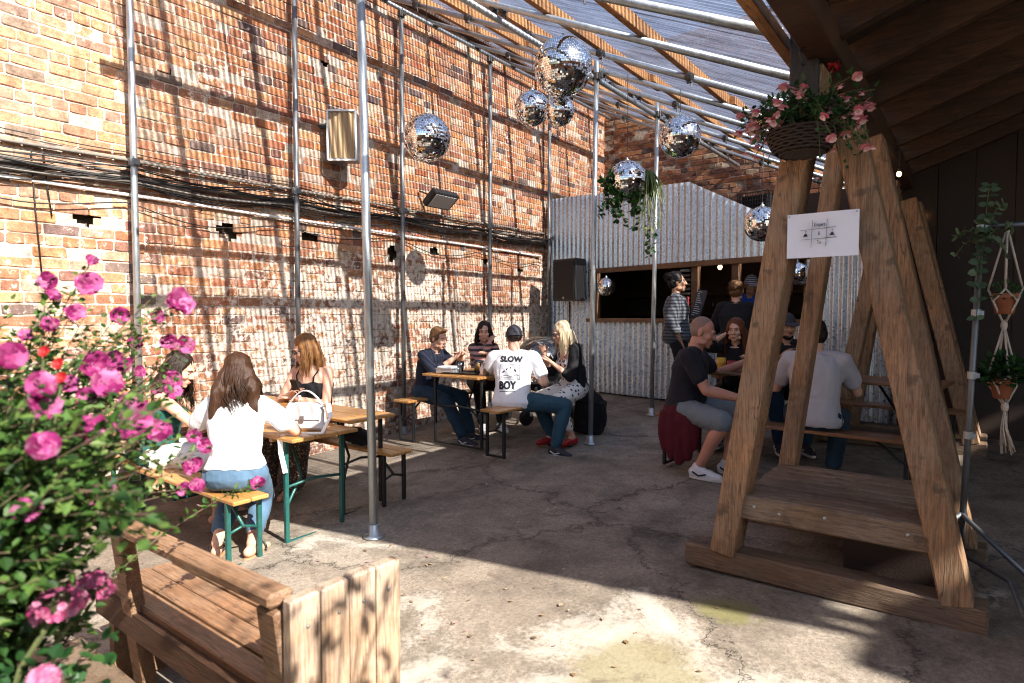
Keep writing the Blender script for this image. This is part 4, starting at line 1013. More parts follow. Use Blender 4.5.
# ------------------------------------------------------------------ hanging basket on the trestle
def basket():
    c = V((-.71, 3.2, 2.36)); t = thing('hanging_basket', 'dark wicker hanging basket of pink and white fuchsias on the near trestle', 'hanging basket', c)
    mb = MB(); prof = [(.05, 0), (.09, .010), (.13, .05), (.148, .105), (.155, .12), (.142, .12), (.12, .06), (.08, .03)]; mb.lathe(prof, n=28); mb.build('basket', K['wicker'], t)
    mb = MB()
    for k in range(9):
        z = .012+.0125*k; r = .098+.064*math.sqrt(k/9); mb.tube([(r*math.cos(a), r*math.sin(a), z+.004*math.sin(a*14+k*3)) for a in [2*math.pi*i/40 for i in range(41)]], .006, 5)
    mb.build('wicker_weave', K['wicker'], t, True)
    for k in range(3):
        a = k*2.09+.4; mb = MB(); mb.tube([(.15*math.cos(a), .15*math.sin(a), .12), (.02*math.cos(a), .02*math.sin(a), .44)], .003, 5); mb.build('chain', K['cable'], t)
    mb = MB(); mb.tube([(0, 0, .43), (-.02, .02, .5), (0, .03, .54), (.02, .1, .56), (.02, .27, .54)], .007, 6); mb.build('hook', K['black'], t, True)
    lm = MB(); sm = MB()
    pr = []
    for _ in range(4):                                  # fuchsia: swept-back pink sepals over a pale skirt
        mb = flower_mesh(.019, 4, 1, -.1, .3); n0 = len(mb.f); m2 = flower_mesh(.013, 5, 2, 1.6, .2); mb.add(m2.v, m2.f); me = mb.mesh('fuchsia_flower'); me.materials.append(K['fuchsia']); me.shade_smooth()
        at_ = me.attributes.new('rv', 'FLOAT', 'FACE'); at_.data.foreach_set('value', [uni(0, .25)]*n0+[uni(.6, 1)]*(len(mb.f)-n0)); pr.append(me)
    for k in range(150):
        a = uni(0, 6.28); rr = .29*math.sqrt(uni(.02, 1)); q = V((rr*math.cos(a)*1.05, rr*math.sin(a), .25-rr*uni(.1, .85)+uni(-.03, .07))); b = V((q.x*.3, q.y*.3, .12)); m = (b+q)/2+V((0, 0, .07))
        sm.tube([b, m, q], .0022, 4)
        for _ in range(12): p = b.lerp(m, rnd()) if rnd() < .4 else m.lerp(q, rnd()); d = rvec(); leaf(lm, p+d*.01, d+V((0, 0, .2)), V((0, 0, 1))+rvec()*.6, uni(.022, .042), uni(.014, .026))
        if k < 98: put_flower(random.choice(pr), 'fuchsia_flower', t, q-V((0, 0, .012)), V((uni(-.7, .7), uni(-.7, .7), -1)), uni(1.0, 1.6))
    for k in range(14):
        a = uni(-1.2, .6); q = V((.2*math.cos(a), .2*math.sin(a), .1+uni(-.16, .1))); sm.tube([(q.x*.8, q.y*.8, .17), q], .001, 3); leaf(lm, q, V((0, 0, -1)), rvec(), .02, .018)
    sm.build('stems', K['stem'], t); lm.build('leaves', K['leafdk'], t, fixn=False, rv=2)
    q = V((.13, .02, .40)); mb = MB(); mb.tube([(.03, 0, .17), (.08, 0, .3), q], .003, 5); mb.build('red_flower_stem', K['stem'], t)
    for k in range(7): put_flower(redp[1], 'red_flower', t, q+rvec()*.02, rvec()+V((.2, -.8, .3)), .45)
basket()

# ------------------------------------------------------------------ paper sign pinned across the trestle legs
def sign():
    t = thing('paper_sign', 'white paper sign with a hand lettered grid, pinned between the trestle legs', 'sign', (-.655, 3.405, 2.01), R(0))
    mb = MB(); w, h = .325, .222; n = 8; vs = [((i/n-.5)*w, .004*math.sin(i*.9)+.003*(j/3-.5), (j/3-.5)*h) for j in range(4) for i in range(n+1)]
    vs += [(x, y+.0015, z) for x, y, z in vs]; k0 = 4*(n+1); fs = [(j*(n+1)+i, j*(n+1)+i+1, (j+1)*(n+1)+i+1, (j+1)*(n+1)+i) for j in range(3) for i in range(n)]
    mb.add(vs, fs+[tuple(x+k0 for x in reversed(f)) for f in fs]); mb.build('sheet', K['paper'], t, True, fixn=False)
    def ln(a, b, nm='grid_line'):
        mb = MB(); mb.bar((a[0], -.0075, a[1]), (b[0], -.0075, b[1]), .0012, .0038, (0, -1, 0)); mb.build(nm, K['ink'], t)
    ln((-.042, .074), (-.048, -.062)); ln((.024, .076), (.019, -.058)); ln((-.098, .026), (.064, .034)); ln((-.096, -.021), (.066, -.016))
    def txt(s, x, z, size, nm):
        c = bpy.data.curves.new('lettering', 'FONT'); c.body = s; c.size = size; c.align_x = 'CENTER'; c.align_y = 'CENTER'; c.extrude = .0004; o = bpy.data.objects.new('x', c); BENCH.collection.objects.link(o)
        me = evaluated(o); me.name = nm; me.materials.clear(); me.materials.append(K['ink'])
        q = link(nm, me, t); q.location = (x, -.0085, z); q.rotation_euler = (R(90), 0, 0); q.scale = (.62, 1, 1)
    txt('Kmpers', -.010, .050, .026, 'lettering'); txt('&', -.012, .007, .026, 'lettering'); txt('To', -.012, -.038, .026, 'lettering')
    for x in (-.074, .047):                              # little drawn bells
        mb = MB(); y = -.0078; mb.bar((x, y, .027), (x, y, .006), .0012, .0018, (0, -1, 0))
        mb.prism([(-.011, -.006), (.011, -.006), (.004, .008), (-.004, .008)], -.0086, -.0072, (1, 0, 0), (0, 0, 1), (0, 1, 0)); ob = mb.build('drawn_bell', K['ink'], t, loc=(0, 0, 0))
        for v in ob.data.vertices:
            if abs(v.co.x) < .02: v.co.x += x if abs(v.co.x-x) > .02 else 0
    for x, z in ((-.152, .1), (.152, .1)): mb = MB(); mb.ell((x, -.007, z), .004, None, 8, 6); mb.build('pin', K['galv'], t, True)
sign()

# ------------------------------------------------------------------ plant pole with macrame hangers
def plant_pole():
    x, y = -.045, 4.25; g = G(x, y); t = thing('plant_stand', 'thin galvanised pole stand with a top arm carrying the macrame hanger', 'stand', (x, y, g)); H_ = 2.10-g
    mb = MB(); mb.tube([(-.03, -.05, .02), (.02, 0, H_)], .016, 12); mb.build('pole', K['galvdk'], t, True)
    mb = MB(); mb.tube([(.01, 0, H_-.01), (.42, .12, H_+.0)], .014, 12); mb.build('arm', K['galvdk'], t, True)
    for z in (H_-.02, 1.62-g, 1.28-g, .95-g): mb = MB(); c_ = (-.03+.05*z/H_, -.05+.05*z/H_, z); mb.lathe([(.017, -.022), (.024, -.02), (.024, .02), (.017, .022)], c_, 12); mb.box((c_[0]+.024, c_[1]-.012, z), (.022, .02, .026)); mb.build('collar', K['galv'], t)
    for k in range(3):
        a = k*2.09-.5; mb = MB(); mb.tube([(-.03, -.05, .3), (.4*math.cos(a)-.03, .4*math.sin(a)-.05, .02)], .014, 8); mb.build('tripod_leg', K['galvdk'], t, True)
    hx, hy = .085, 4.30; top = V((hx, hy, 2.085))
    h = thing('macrame_hanger', 'cream macrame hanger holding two terracotta pots', 'plant hanger', top)
    mb = MB(); mb.ell((0, 0, -.02), (.012, .012, .03)); ropes = []
    def ring(z, r, ph=0): return [V((r*math.cos(a+ph), r*math.sin(a+ph), z)) for a in [i*1.571 for i in range(4)]]
    A, B, C = ring(-.335, .073), ring(-.40, .072, .785), V((0, 0, -.53))
    for i in range(4):
        ropes.append([V((0, 0, -.0)), A[i]]); ropes.append([A[i], B[i], C]); ropes.append([A[i], B[(i-1) % 4], C])
    D, E_ = ring(-.80, .066, .4), ring(-.86, .064, 1.18); F_ = V((.015, 0, -.975))
    for i in range(4):
        ropes.append([C, D[i]]); ropes.append([D[i], E_[i], F_]); ropes.append([D[i], E_[(i-1) % 4], F_])
    for q in ropes: mb.tube(q, .0055, 6)
    mb.ell(C, (.016, .016, .03)); mb.ell(F_, (.018, .018, .03))
    for k in range(16): a = rvec(); mb.tube([F_, F_+V((a.x*.014, a.y*.014, -.12)), F_+V((a.x*.035+.02, a.y*.03, -uni(.2, .26)))], .004, 5)
    mb.build('knotted_ropes', K['rope'], h, True)
    for nm, z, r, lab, ln_, nl in (('potted_plant', -.47, .066, 'terracotta pot in the upper loop of the macrame hanger', .03, 90), ('potted_plant', -.93, .060, 'bushy green herb in terracotta pot in the lower macrame loop', .045, 420)):
        p = thing(nm, lab, 'plant pot', top+V((0, 0, z)), 0, 'pots in the macrame hanger')
        mb = MB(); mb.lathe([(r*.62, 0), (r*.92, .085), (r, .088), (r, .112), (r*.9, .112), (r*.84, .07)], n=24); mb.build('pot', K['terra'], p, True); mb = MB(); mb.lathe([(r*.86, .09), (r*.84, .1)], n=20); mb.build('soil', K['soil'], p)
        lm = MB(); sm = MB()
        for k in range(nl):
            d = rvec(); d.z = abs(d.z); q = V((d.x*.11, d.y*.11, .12+d.z*(.13 if nl > 200 else .05)))*uni(.6, 1); leaf(lm, q, d+rvec()*.5, V((0, 0, 1))+rvec()*.5, ln_*uni(.6, 1.2), ln_*.7)
            if k % 6 == 0: sm.tube([(0, 0, .1), q], .0018, 4)
        lm.build('leaves', K['leafdk'], p, fixn=False, rv=2); sm.build('stems', K['stem'], p)
    e = thing('eucalyptus', 'pale green round leaved trailing sprigs at the top of the plant pole', 'plant', (x+.03, y-.02, 2.0)); lm = MB(); sm = MB()
    for end in ((-.13, -.02, .04), (-.12, 0, -.06), (.02, -.05, .30), (.08, -.02, .20), (.1, -.1, -.08), (-.03, -.02, -.22), (.13, .0, .06), (.0, 0, .12), (-.02, -.02, -.40)):
        ed = V(end); mid = ed*.5+V((0, 0, .10)); pts = [V()*(1-u)**2+mid*2*u*(1-u)+ed*u*u for u in [i/6 for i in range(7)]]; sm.tube(pts, .0025, 5)
        for i in range(1, 7):
            for s in (-1, 1): d = (pts[i]-pts[i-1]).cross(V((0, .3, 1))).normalized()*s+rvec()*.35; leaf(lm, pts[i], d, V((.2, -.8, .5))+rvec()*.4, uni(.035, .055), uni(.036, .05), .1, .1)
    lm.build('leaves', K['leafeuc'], e, fixn=False, rv=2); sm.build('stems', K['stem'], e)
    mb = MB(); tag(mb, None, None) if 0 else None
    b = MB(); b.tube([(x+.01, y-.35, g+.16), (.13, 3.75, g+.13), (.17, 3.45, g+.09), (.28, 3.2, g+.05), (.5, 2.9, g+.03)], .013, 8); tag(b.build('hose', K['galvdk'], None, True), 'blue grey hose trailing along the floor from the plant pole', 'hose')
plant_pole()

# ------------------------------------------------------------------ ivy and grass plant on the mirror ball
def ball_plant():
    c, r = BALLS[4]; t = thing('trailing_plant', 'ivy wrapped around a mirror ball with a grassy plant hanging at its right', 'plant', c); iv = MB(); sm = MB(); gr = MB()
    rt = V((math.cos(R(YAW)), math.sin(R(YAW)), 0)); fw = V((-rt.y, rt.x, 0)); up = V((0, 0, 1))
    for k in range(16):
        a = uni(1.9, 5.4) if k < 11 else uni(0, 6.28); p = (rt*math.cos(a)+up*math.sin(a)*.85-fw*uni(-.2, .75)).normalized()*r*1.06; pts = [p]
        for j in range(5):
            q = (pts[-1]+V((uni(-.05, .05), uni(-.05, .05), uni(-.09, .02)))); q = q.normalized()*max(q.length, r*1.07); pts.append(q)
        sm.tube(pts, .003, 4)
        for q in pts:
            for _ in range(3): d = rvec(); leaf(iv, q+d*.01, d, q.normalized()+rvec()*.4, uni(.04, .075), uni(.04, .07), .15, .2)
    b = rt*(r*1.05)+up*.08
    for k in range(150):
        d = (rt*uni(-.3, 1)+up*uni(-.1, 1)-fw*uni(-1, 1)).normalized(); L = uni(.2, .5); pts = []
        for j in range(6): u = j/5; pts.append(b+d*L*u*.55+V((0, 0, -L*u*u*uni(.9, 1.1)))+rvec()*.006)
        s = d.cross(up).normalized() if d.cross(up).length > .1 else rt; w = uni(.008, .014)
        vs = []
        for j, q in enumerate(pts): ww = w*(1-j/5.2); vs += [q-s*ww, q+s*ww]
        gr.add(vs, [(2*j, 2*j+1, 2*j+3, 2*j+2) for j in range(5)])
    for k in range(120):
        d = rvec(); q = b+up*(-.42)+V((d.x*.09, d.y*.09, d.z*.15)); d.z = -abs(d.z)*.4; s = d.cross(up); s = s.normalized() if s.length > .05 else rt; pts = [q, q+d*.05, q+d*.09+V((0, 0, -.05))]
        vs = []
        for j, p in enumerate(pts): vs += [p-s*.008*(1-j/2.2), p+s*.008*(1-j/2.2)]
        gr.add(vs, [(0, 1, 3, 2), (2, 3, 5, 4)])
    sm.tube([b, b+up*-.3, b+up*-.6, b+up*-.8+rt*.05], .003, 4)
    for k in range(22): q = b+up*uni(-.85, -.55)+rt*uni(-.02, .07); leaf(iv, q, rvec()+V((0, 0, -.4)), rvec(), uni(.04, .06), uni(.035, .05))
    iv.build('ivy_leaves', K['leafdk'], t, fixn=False, rv=2); sm.build('vines', K['stem'], t); gr.build('grass_blades', K['leafgrass'], t, fixn=False, rv=5)
ball_plant()

# ------------------------------------------------------------------ wall fittings
def fittings():
    t = thing('wall_light', 'amber ribbed light box in a white frame, fixed to the brick wall', 'wall light', (-5.84, 4.30, 3.60), R(38)); w, h = .31, .54
    mb = MB(); mb.box((w/2, .10, 0), (w, .18, h)); mb.build('housing', K['galvdk'], t, bevel=.006)
    mb = MB(); n = 60; vs = []
    for i in range(n+1):
        u = .02+(w-.04)*i/n
        for z in (-h/2+.02, h/2-.02): vs.append((u, .0-.007*math.sin(2*math.pi*u/.055), z))
    mb.add(vs, [(2*i, 2*i+2, 2*i+3, 2*i+1) for i in range(n)]); mb.build('diffuser', K['amber'], t, True)
    mb = MB()
    for a, b in (((0, -h/2), (w, -h/2)), ((0, h/2), (w, h/2)), ((0, -h/2), (0, h/2)), ((w, -h/2), (w, h/2))): mb.bar((a[0], -.006, a[1]), (b[0], -.006, b[1]), .018, .02, (0, 0, 1) if a[1] == b[1] else (1, 0, 0))
    mb.build('white_frame', K['white'], t); mb = MB(); mb.bar((-.2, .1, .12), (.02, .1, .12), .03, .03); mb.build('bracket', K['black'], t)
    t = thing('floodlight', 'black angled floodlight fixed to the brick wall above the cables', 'floodlight', (-5.80, 5.95, 3.12), 0); rt_ = Matrix.Rotation(R(-38), 3, 'Y')
    mb = MB(); mb.box((.10, 0, 0), (.26, .46, .09), rt_); mb.build('body', K['plasticblk'], t, bevel=.012)
    mb = MB()
    for k in range(7): mb.box(V((.10, -.19+.063*k, 0))+rt_ @ V((0, 0, .055)), (.22, .012, .03), rt_)
    mb.build('cooling_fins', K['plasticblk'], t); mb = MB(); mb.box(V((.10, 0, 0))+rt_ @ V((0, 0, -.048)), (.2, .38, .006), rt_); mb.build('lens', K['frost'], t)
    mb = MB(); mb.bar((-.16, -.14, .12), (.06, -.02, .02), .03, .02); mb.build('bracket', K['black'], t)
    # cables strung along the brick wall
    def cable(name, label, cat, z0, z1, r, mat, out=.05, sag=.02, wob=.015, y0=-.8, y1=8.75, grp=None, n=90):
        sd = uni(0, 99); pts = []
        for i in range(n+1):
            y = y0+(y1-y0)*i/n; q = noise.noise(V((y*1.1, sd, 0))); q2 = noise.noise(V((y*1.3, sd, 7))); s = math.sin(math.pi*((y-y0)/1.55 % 1))
            pts.append((WX+out+.02*q2+r, y, z0+(z1-z0)*(y-y0)/(y1-y0)-sag*s+wob*q))
        mb = MB(); mb.tube(pts, r, 6); tag(mb.build(name, K[mat], None, True), label, cat, grp)
    cable('conduit', 'thick dusty grey conduit at the top of the wall cable bundle', 'conduit', 2.93, 2.98, .016, 'cablegrey', .03, .0, .015)
    cable('conduit', 'white conduit running just below the black wall cables', 'conduit', 2.68, 2.60, .016, 'white', .03, .0, .008, y1=8.6)
    for k in range(14): cable('wall_cable', 'thin black cable in the bundle strung along the brick wall', 'cable', 2.80+uni(-.10, .11), 2.85+uni(-.11, .09), uni(.003, .008), 'cable', uni(.03, .12), uni(.0, .12), uni(.02, .12), grp='black cables along the brick wall')
    for k in range(5): cable('wall_cable', 'dusty grey cable in the bundle strung along the brick wall', 'cable', 2.78+uni(-.06, .1), 2.84+uni(-.06, .06), uni(.008, .014), 'cablegrey', uni(.03, .1), uni(0, .05), uni(.01, .04), grp='grey cables along the brick wall')
    cable('wall_cable', 'slack black cable looping below the others on the brick wall', 'cable', 2.62, 2.52, .006, 'cable', .05, .09, .07); cable('wall_cable', 'single thin cable running above the cable bundle', 'cable', 3.06, 3.02, .005, 'cable', .04, .03, .03)
    for y, L in ((1.62, .95), (1.70, .5), (2.9, .3), (4.3, .25)):
        mb = MB(); mb.tube([(WX+.05, y, 2.9), (WX+.04, y+.02, 2.9-L*.5), (WX+.03, y+.05, 2.9-L)], .005, 5); tag(mb.build('hanging_wire', K['cable'], None, True), 'loose black wire end dangling from the wall cable bundle', 'wire', 'dangling wire ends')
    # warm bulbs strung under the dark roof and one in the hatch
    def bulb(p, label, r=.017, cord=.16):
        t = thing('light_bulb', label, 'light bulb', p, 0, 'warm festoon bulbs'); mb = MB(); mb.ell((0, 0, 0), (r, r, r*1.25)); mb.build('glass_globe', K['bulb'], t, True)
        mb = MB(); mb.lathe([(.009, r), (.011, r+.03), (.006, r+.04)], n=10); mb.tube([(0, 0, r+.03), (0, 0, cord)], .003, 5); mb.build('holder', K['black'], t)
    for px, py, d, lab in ((829, 46, 3.02, 'festoon bulb nearest the top of the trestle'), (899, 174, 5.0, 'second festoon bulb along the dark roof edge'), (922, 216, 6.2, 'third and faintest festoon bulb under the dark roof'), (720, 267, 8.9, 'small amber bulb hanging in the serving hatch')):
        bulb(pix(px, py, d), lab, .018 if d < 8 else .03, .2 if d < 8 else .12)
    x, y = sw(3.62, .35); t = thing('wire_crate', 'black wire crate sitting on top of the corrugated shed', 'crate', (x, y, 2.98), SA); w, l, h = .42, .3, .2
    mb = MB(); mb.box((0, 0, .005), (w, l, .01)); mb.build('base', K['black'], t)
    for s, nm in ((-1, 'front_grid'), (1, 'back_grid')):
        mb = MB()
        for k in range(13): mb.bar((-w/2+w*k/12, s*l/2, .01), (-w/2+w*k/12, s*l/2, h), .007, .007, (0, 1, 0))
        for k in range(5): mb.bar((-w/2, s*l/2+.004*s, .01+h*k/4*.95), (w/2, s*l/2+.004*s, .01+h*k/4*.95), .007, .012)
        mb.build(nm, K['black'], t)
    for s in (-1, 1):
        mb = MB()
        for k in range(9): mb.bar((s*w/2, -l/2+l*k/8, .01), (s*w/2, -l/2+l*k/8, h), .007, .007, (1, 0, 0))
        mb.build('end_grid', K['black'], t)
    mb = MB(); mb.box((0, 0, .09), (w*.8, l*.8, .16)); mb.build('contents', K['blk'], t)
fittings()

def litter():
    mb = MB()
    for k in range(240):
        x, y = (uni(-4.6, -.9), uni(1.5, 3.2)) if k < 150 else (uni(-5, -1.6), uni(3.2, 7))
        z = G(x, y)+.008; a = uni(0, 6.28); l = uni(.006, .022); w = l*uni(.2, .7); c, s = math.cos(a), math.sin(a)
        mb.add([(x-c*l, y-s*l, z), (x+s*w, y-c*w, z+uni(0, .006)), (x+c*l, y+s*l, z+uni(0, .004)), (x-s*w, y+c*w, z+.002)], [(0, 1, 2, 3)])
    tag(mb.build('fallen_petals', K['litter'], fixn=False, rv=1), 'dry petals and leaf scraps scattered over the concrete floor', 'litter', None, 'stuff')
litter()

# ------------------------------------------------------------------ people
def RX(a): return Matrix.Rotation(R(a), 3, 'X')
def RZ(a): return Matrix.Rotation(R(a), 3, 'Z')
def ik(a, c, l1, l2, hint):
    d = c-a; D = d.length; mx = (l1+l2)*.995
    if D > mx: c = a+d*(mx/D); d = c-a; D = mx
    D = max(D, abs(l1-l2)+.02); x = (l1*l1-l2*l2+D*D)/(2*D); h = math.sqrt(max(0, l1*l1-x*x)); u = d.normalized(); p = hint-u*hint.dot(u)
    p = p.normalized() if p.length > 1e-4 else u.orthogonal(); return a+u*x+p*h, c
class Person:
    def __init__(s, label, x, y, heading, k=1.03, sex='m', seat=.475, lean=8, twist=0, head=(0, 5), hl=None, hr=None, fl=None, fr=None, toe=None, skin='skin', hair=('short', 'brown'), top=('navy', 'short'),
                 bottom=('dkdenim', 'trousers'), shoes=('sneakb', 'sneaker'), fat=1.0, curl=.5, z=None, elbow=None, knee=None, chest=0):
        s.k = k; gz = G(x, y) if z is None else z; s.t = thing('person', label, 'person', (x, y, gz), R(heading-90)); s.t.scale = (k, k, k)
        s.sex = sex; f = sex == 'f'; s.f = f; w = (.87 if f else 1.0)*fat; s.w = w; s.skin = K[skin]
        ph = seat/k+.085 if seat is not None else .93*(.97 if f else 1); s.P = V((0, 0, ph))
        # spine
        s.sp_pts = []; p = s.P.copy(); p.z -= .10; n = 32; L = .60
        for i in range(n+1):
            tt = -.10+L*i/n; u_ = max(0, tt)/.5; an = lean*(.35+.9*u_); tw = twist*min(1, max(0, tt/.42)); m = RZ(tw) @ RX(-an)
            s.sp_pts.append((p.copy(), m)); p = p+(m @ V((0, 0, 1)))*(L/n)
        hipw = (.155 if f else .150)*fat
        s.rings = [(-.10, .09*fat, .075), (-.075, .135*fat, .10), (-.03, hipw*1.06, .118*fat), (.03, hipw, .112*fat), (.12, (.122 if f else .142)*fat, .094*fat*(1.06 if fat > 1.05 else 1)), (.22, (.132 if f else .152)*fat, .102*fat), (.31, (.146 if f else .168)*fat, .108*fat), (.385, .155*w, .098*w), (.43, .13*w, .082*w), (.465, .075*w, .062)]
        # head frame
        nb, nm = s.sp(.465); hm = RZ(twist+head[0]) @ RX(-head[1]); s.H = hm; s.nb = nb
        s.hc = nb+(nm @ V((0, 0, .06)))+hm @ V((0, .022, .092))
        sw_ = .165*w if f else .182*w
        S_, sm = s.sp(.415); s.sh = [S_+sm @ V((-sw_, -.005, .005)), S_+sm @ V((sw_, -.005, .005))]
        arms = []
        for i, h in enumerate((hl, hr)):
            sd = -1 if i == 0 else 1
            if h is None: h = V((sd*.27, .06, s.P.z-.10))
            hint = V((sd*.55, -.5, -1)) if elbow is None or elbow[i] is None else V(elbow[i])
            e, wv = ik(s.sh[i], V(h)*1.0, .285 if f else .295, .245 if f else .26, hint); arms.append((s.sh[i], e, wv))
        s.arms = arms; legs = []
        for i, q in enumerate((fl, fr)):
            sd = -1 if i == 0 else 1; hp = s.P+V((sd*.092*fat, .0, -.01))
            if q is None: q = V((sd*.11, .42, .085)) if seat is not None else V((sd*.11, -.02, .085))
            q = V(q); hint = V((sd*.25, 1, .9)) if knee is None or knee[i] is None else V(knee[i]); kn, an = ik(hp, q, .43, .42, hint); legs.append((hp, kn, an))
        s.legs = legs
        s.toe = [V(tv).normalized() if tv else None for tv in (toe or (None, None))]
        for i in (0, 1):
            if s.toe[i] is None: hp, kn, an = legs[i]; d = V((kn.x-hp.x, kn.y-hp.y, 0)); d = d.normalized()+V((0, .35, 0)); s.toe[i] = d.normalized()
        s.curl = curl; s.chest = chest
        s.body(); s.face(); s.clothes_top(*top); s.clothes_bottom(*bottom); s.shoes(*shoes); s.hair(*hair)
    def sp(s, t):
        i = (t+.10)/.60*32; i = max(0, min(31.999, i)); a = int(i); f = i-a; (p, m), (q, n) = s.sp_pts[a], s.sp_pts[a+1]; return p.lerp(q, f), m
    def torso(s, mb, add=0, t0=-.10, t1=.465, hem=0):
        rs = []
        ts = [r[0] for r in s.rings if t0 < r[0] < t1]; ts = [t0]+ts+[t1]
        for t in ts:
            for a, b in zip(s.rings, s.rings[1:]):
                if a[0] <= t <= b[0]: u = (t-a[0])/(b[0]-a[0]); rx, ry = a[1]+(b[1]-a[1])*u, a[2]+(b[2]-a[2])*u; break
            p, m = s.sp(t); e = add+(hem*max(0, (.10-t)/.15) if hem else 0)
            rs.append((p, m @ V((1, 0, 0)), m @ V((0, 1, 0)), rx+e, ry+e))
        mb.loft(rs, 24)
        if s.f and t1 > .3:
            p, m = s.sp(.285)
            for sd in (-1, 1): mb.ell(p+m @ V((sd*.066, .072+add*.6, 0)), (.062+add*.5, .052+add*.5, .06+add*.5), m)
        if s.w > 1.08 and t1 > .2: p, m = s.sp(.10); mb.ell(p+m @ V((0, .055, 0)), (.13+add, .09+add, .12+add), m)
    def hand(s, mb, e, w, sd, pts=None):
        d = (w-e).normalized(); n = d.cross(V((sd*.3, .2, 1))); side = n.normalized() if n.length > .1 else V((1, 0, 0)); pn = side.cross(d).normalized()
        g = .92 if s.f else 1.0
        for o in (-.024, -.008, .008, .024): mb.cone(w+side*o*.55*g, w+d*.078*g+side*o*g, .0135*g, .0115*g, 8)
        for j, o in enumerate((-.033, -.011, .011, .032)):
            ln = (.8, .98, 1.0, .9)[j]*g; p = w+d*.082*g+side*o*g; a = s.curl*.55; dd = (d+side*o*4).normalized(); prev = p
            for q, l in enumerate((.040, .027, .021)):
                dd = (dd-pn*math.tan(a*(.8+.25*j*.3)) ).normalized(); nx = prev+dd*l*ln; mb.cone(prev, nx, (.0088-.0009*q)*g, (.0081-.0009*q)*g, 7); prev = nx
        ts = -1*sd; b = w+d*.022*g+side*.024*g*ts; dd = (d*.75+side*.75*ts-pn*.35).normalized(); p2 = b+dd*.042*g; mb.cone(b, p2, .0125*g, .0105*g, 8); dd = (dd*.8+d*.4-pn*.35).normalized(); p3 = p2+dd*.03*g; mb.cone(p2, p3, .0100*g, .0088*g, 8); mb.cone(p3, p3+(dd-pn*.2).normalized()*.022*g, .0088*g, .0075*g, 8)
        return w+d*.07, d, pn
    def body(s):
        mb = MB(); s.torso(mb); k = .84 if s.f else 1.0; k *= (.5+.5*s.w/(.87 if s.f else 1)); s.ak = k
        nbp, m = s.sp(.40); mb.cone(nbp, s.hc+s.H @ V((0, -.02, -.06)), .062*(.85 if s.f else 1.05), .052*(.88 if s.f else 1.08)); 
        for sd in (-1, 1): mb.cone(s.sp(.45)[0], s.sh[0 if sd < 0 else 1], .052*k, .05*k)
        s.hands = []
        for i, (a, e, w) in enumerate(s.arms):
            sd = -1 if i == 0 else 1; mb.chain([a, a.lerp(e, .4), e], [.056*k, .050*k, .040*k]); mb.chain([e, e.lerp(w, .3), w], [.041*k, .043*k, .027*k]); s.hands.append(s.hand(mb, e, w, sd))
        for i, (h, kn, an) in enumerate(s.legs):
            mb.chain([h, h.lerp(kn, .5), kn], [.088, .075, .056]); cf = kn.lerp(an, .33)-V((0, .012, 0)); mb.chain([kn, cf, an.lerp(kn, .1), an], [.054, .056, .036, .035])
            td = s.toe[i]; mb.cone(an+V((0, 0, -.045))-td*.035, an+V((0, 0, -.055))+td*.09, .033, .030); mb.cone(an+V((0, 0, -.055))+td*.08, an+V((0, 0, -.066))+td*.155, .031, .020); mb.cone(an, an+V((0, 0, -.04))+td*.06, .035, .03)
        H, c = s.H, s.hc; E = lambda p, r: mb.ell(c+H @ V(p), r, H, 18, 12)
        E((0, -.014, .040), (.073, .092, .083)); E((0, .022, -.028), (.058, .066, .080)); E((0, .036, -.062), (.044, .050, .045)); E((0, .066, -.092), (.022, .020, .019))
        for sd in (-1, 1): E((sd*.036, .062, -.020), (.026, .024, .026)); E((sd*.074, -.008, -.005), (.010, .020, .032)); E((sd*.05, .02, -.072), (.014, .04, .02)); E((sd*.012, .092, -.028), (.009, .011, .008))
        E((0, .080, .028), (.048, .014, .013)); mb.cone(c+H @ V((0, .086, .018)), c+H @ V((0, .106, -.024)), .0085, .0125, 10); E((0, .087, -.058), (.021, .010, .006)); E((0, .085, -.069), (.018, .010, .006))
        s.bodyo = fuse(mb, 'body', s.skin, s.t, .0068, 3)
    def face(s):
        H, c = s.H, s.hc
        for sd in (-1, 1):
            mb = MB(); mb.ell(c+H @ V((sd*.030, .0795, .009)), (.0115, .007, .0055), H); eo = mb.build('eye', K['eye'], s.t, True)
            mb = MB(); mb.ell(c+H @ V((sd*.030, .0855, .009)), (.005, .002, .0048), H, 10, 6); mb.build('iris', K['iris'], eo, True)
        mb = MB(); mb.ell(c+H @ V((0, .0925, -.0585)), (.021, .006, .0042), H); mb.ell(c+H @ V((0, .091, -.0675)), (.018, .006, .005), H); mb.build('lips', K['lip'], s.t, True)
    def brows(s, mat):
        mb = MB(); H, c = s.H, s.hc
        for sd in (-1, 1): mb.tube([c+H @ V(p) for p in ((sd*.013, .094, .026), (sd*.03, .092, .032), (sd*.047, .080, .027))], [.0032, .0035, .002], 6)
        mb.build('eyebrows', mat, s.t, True)
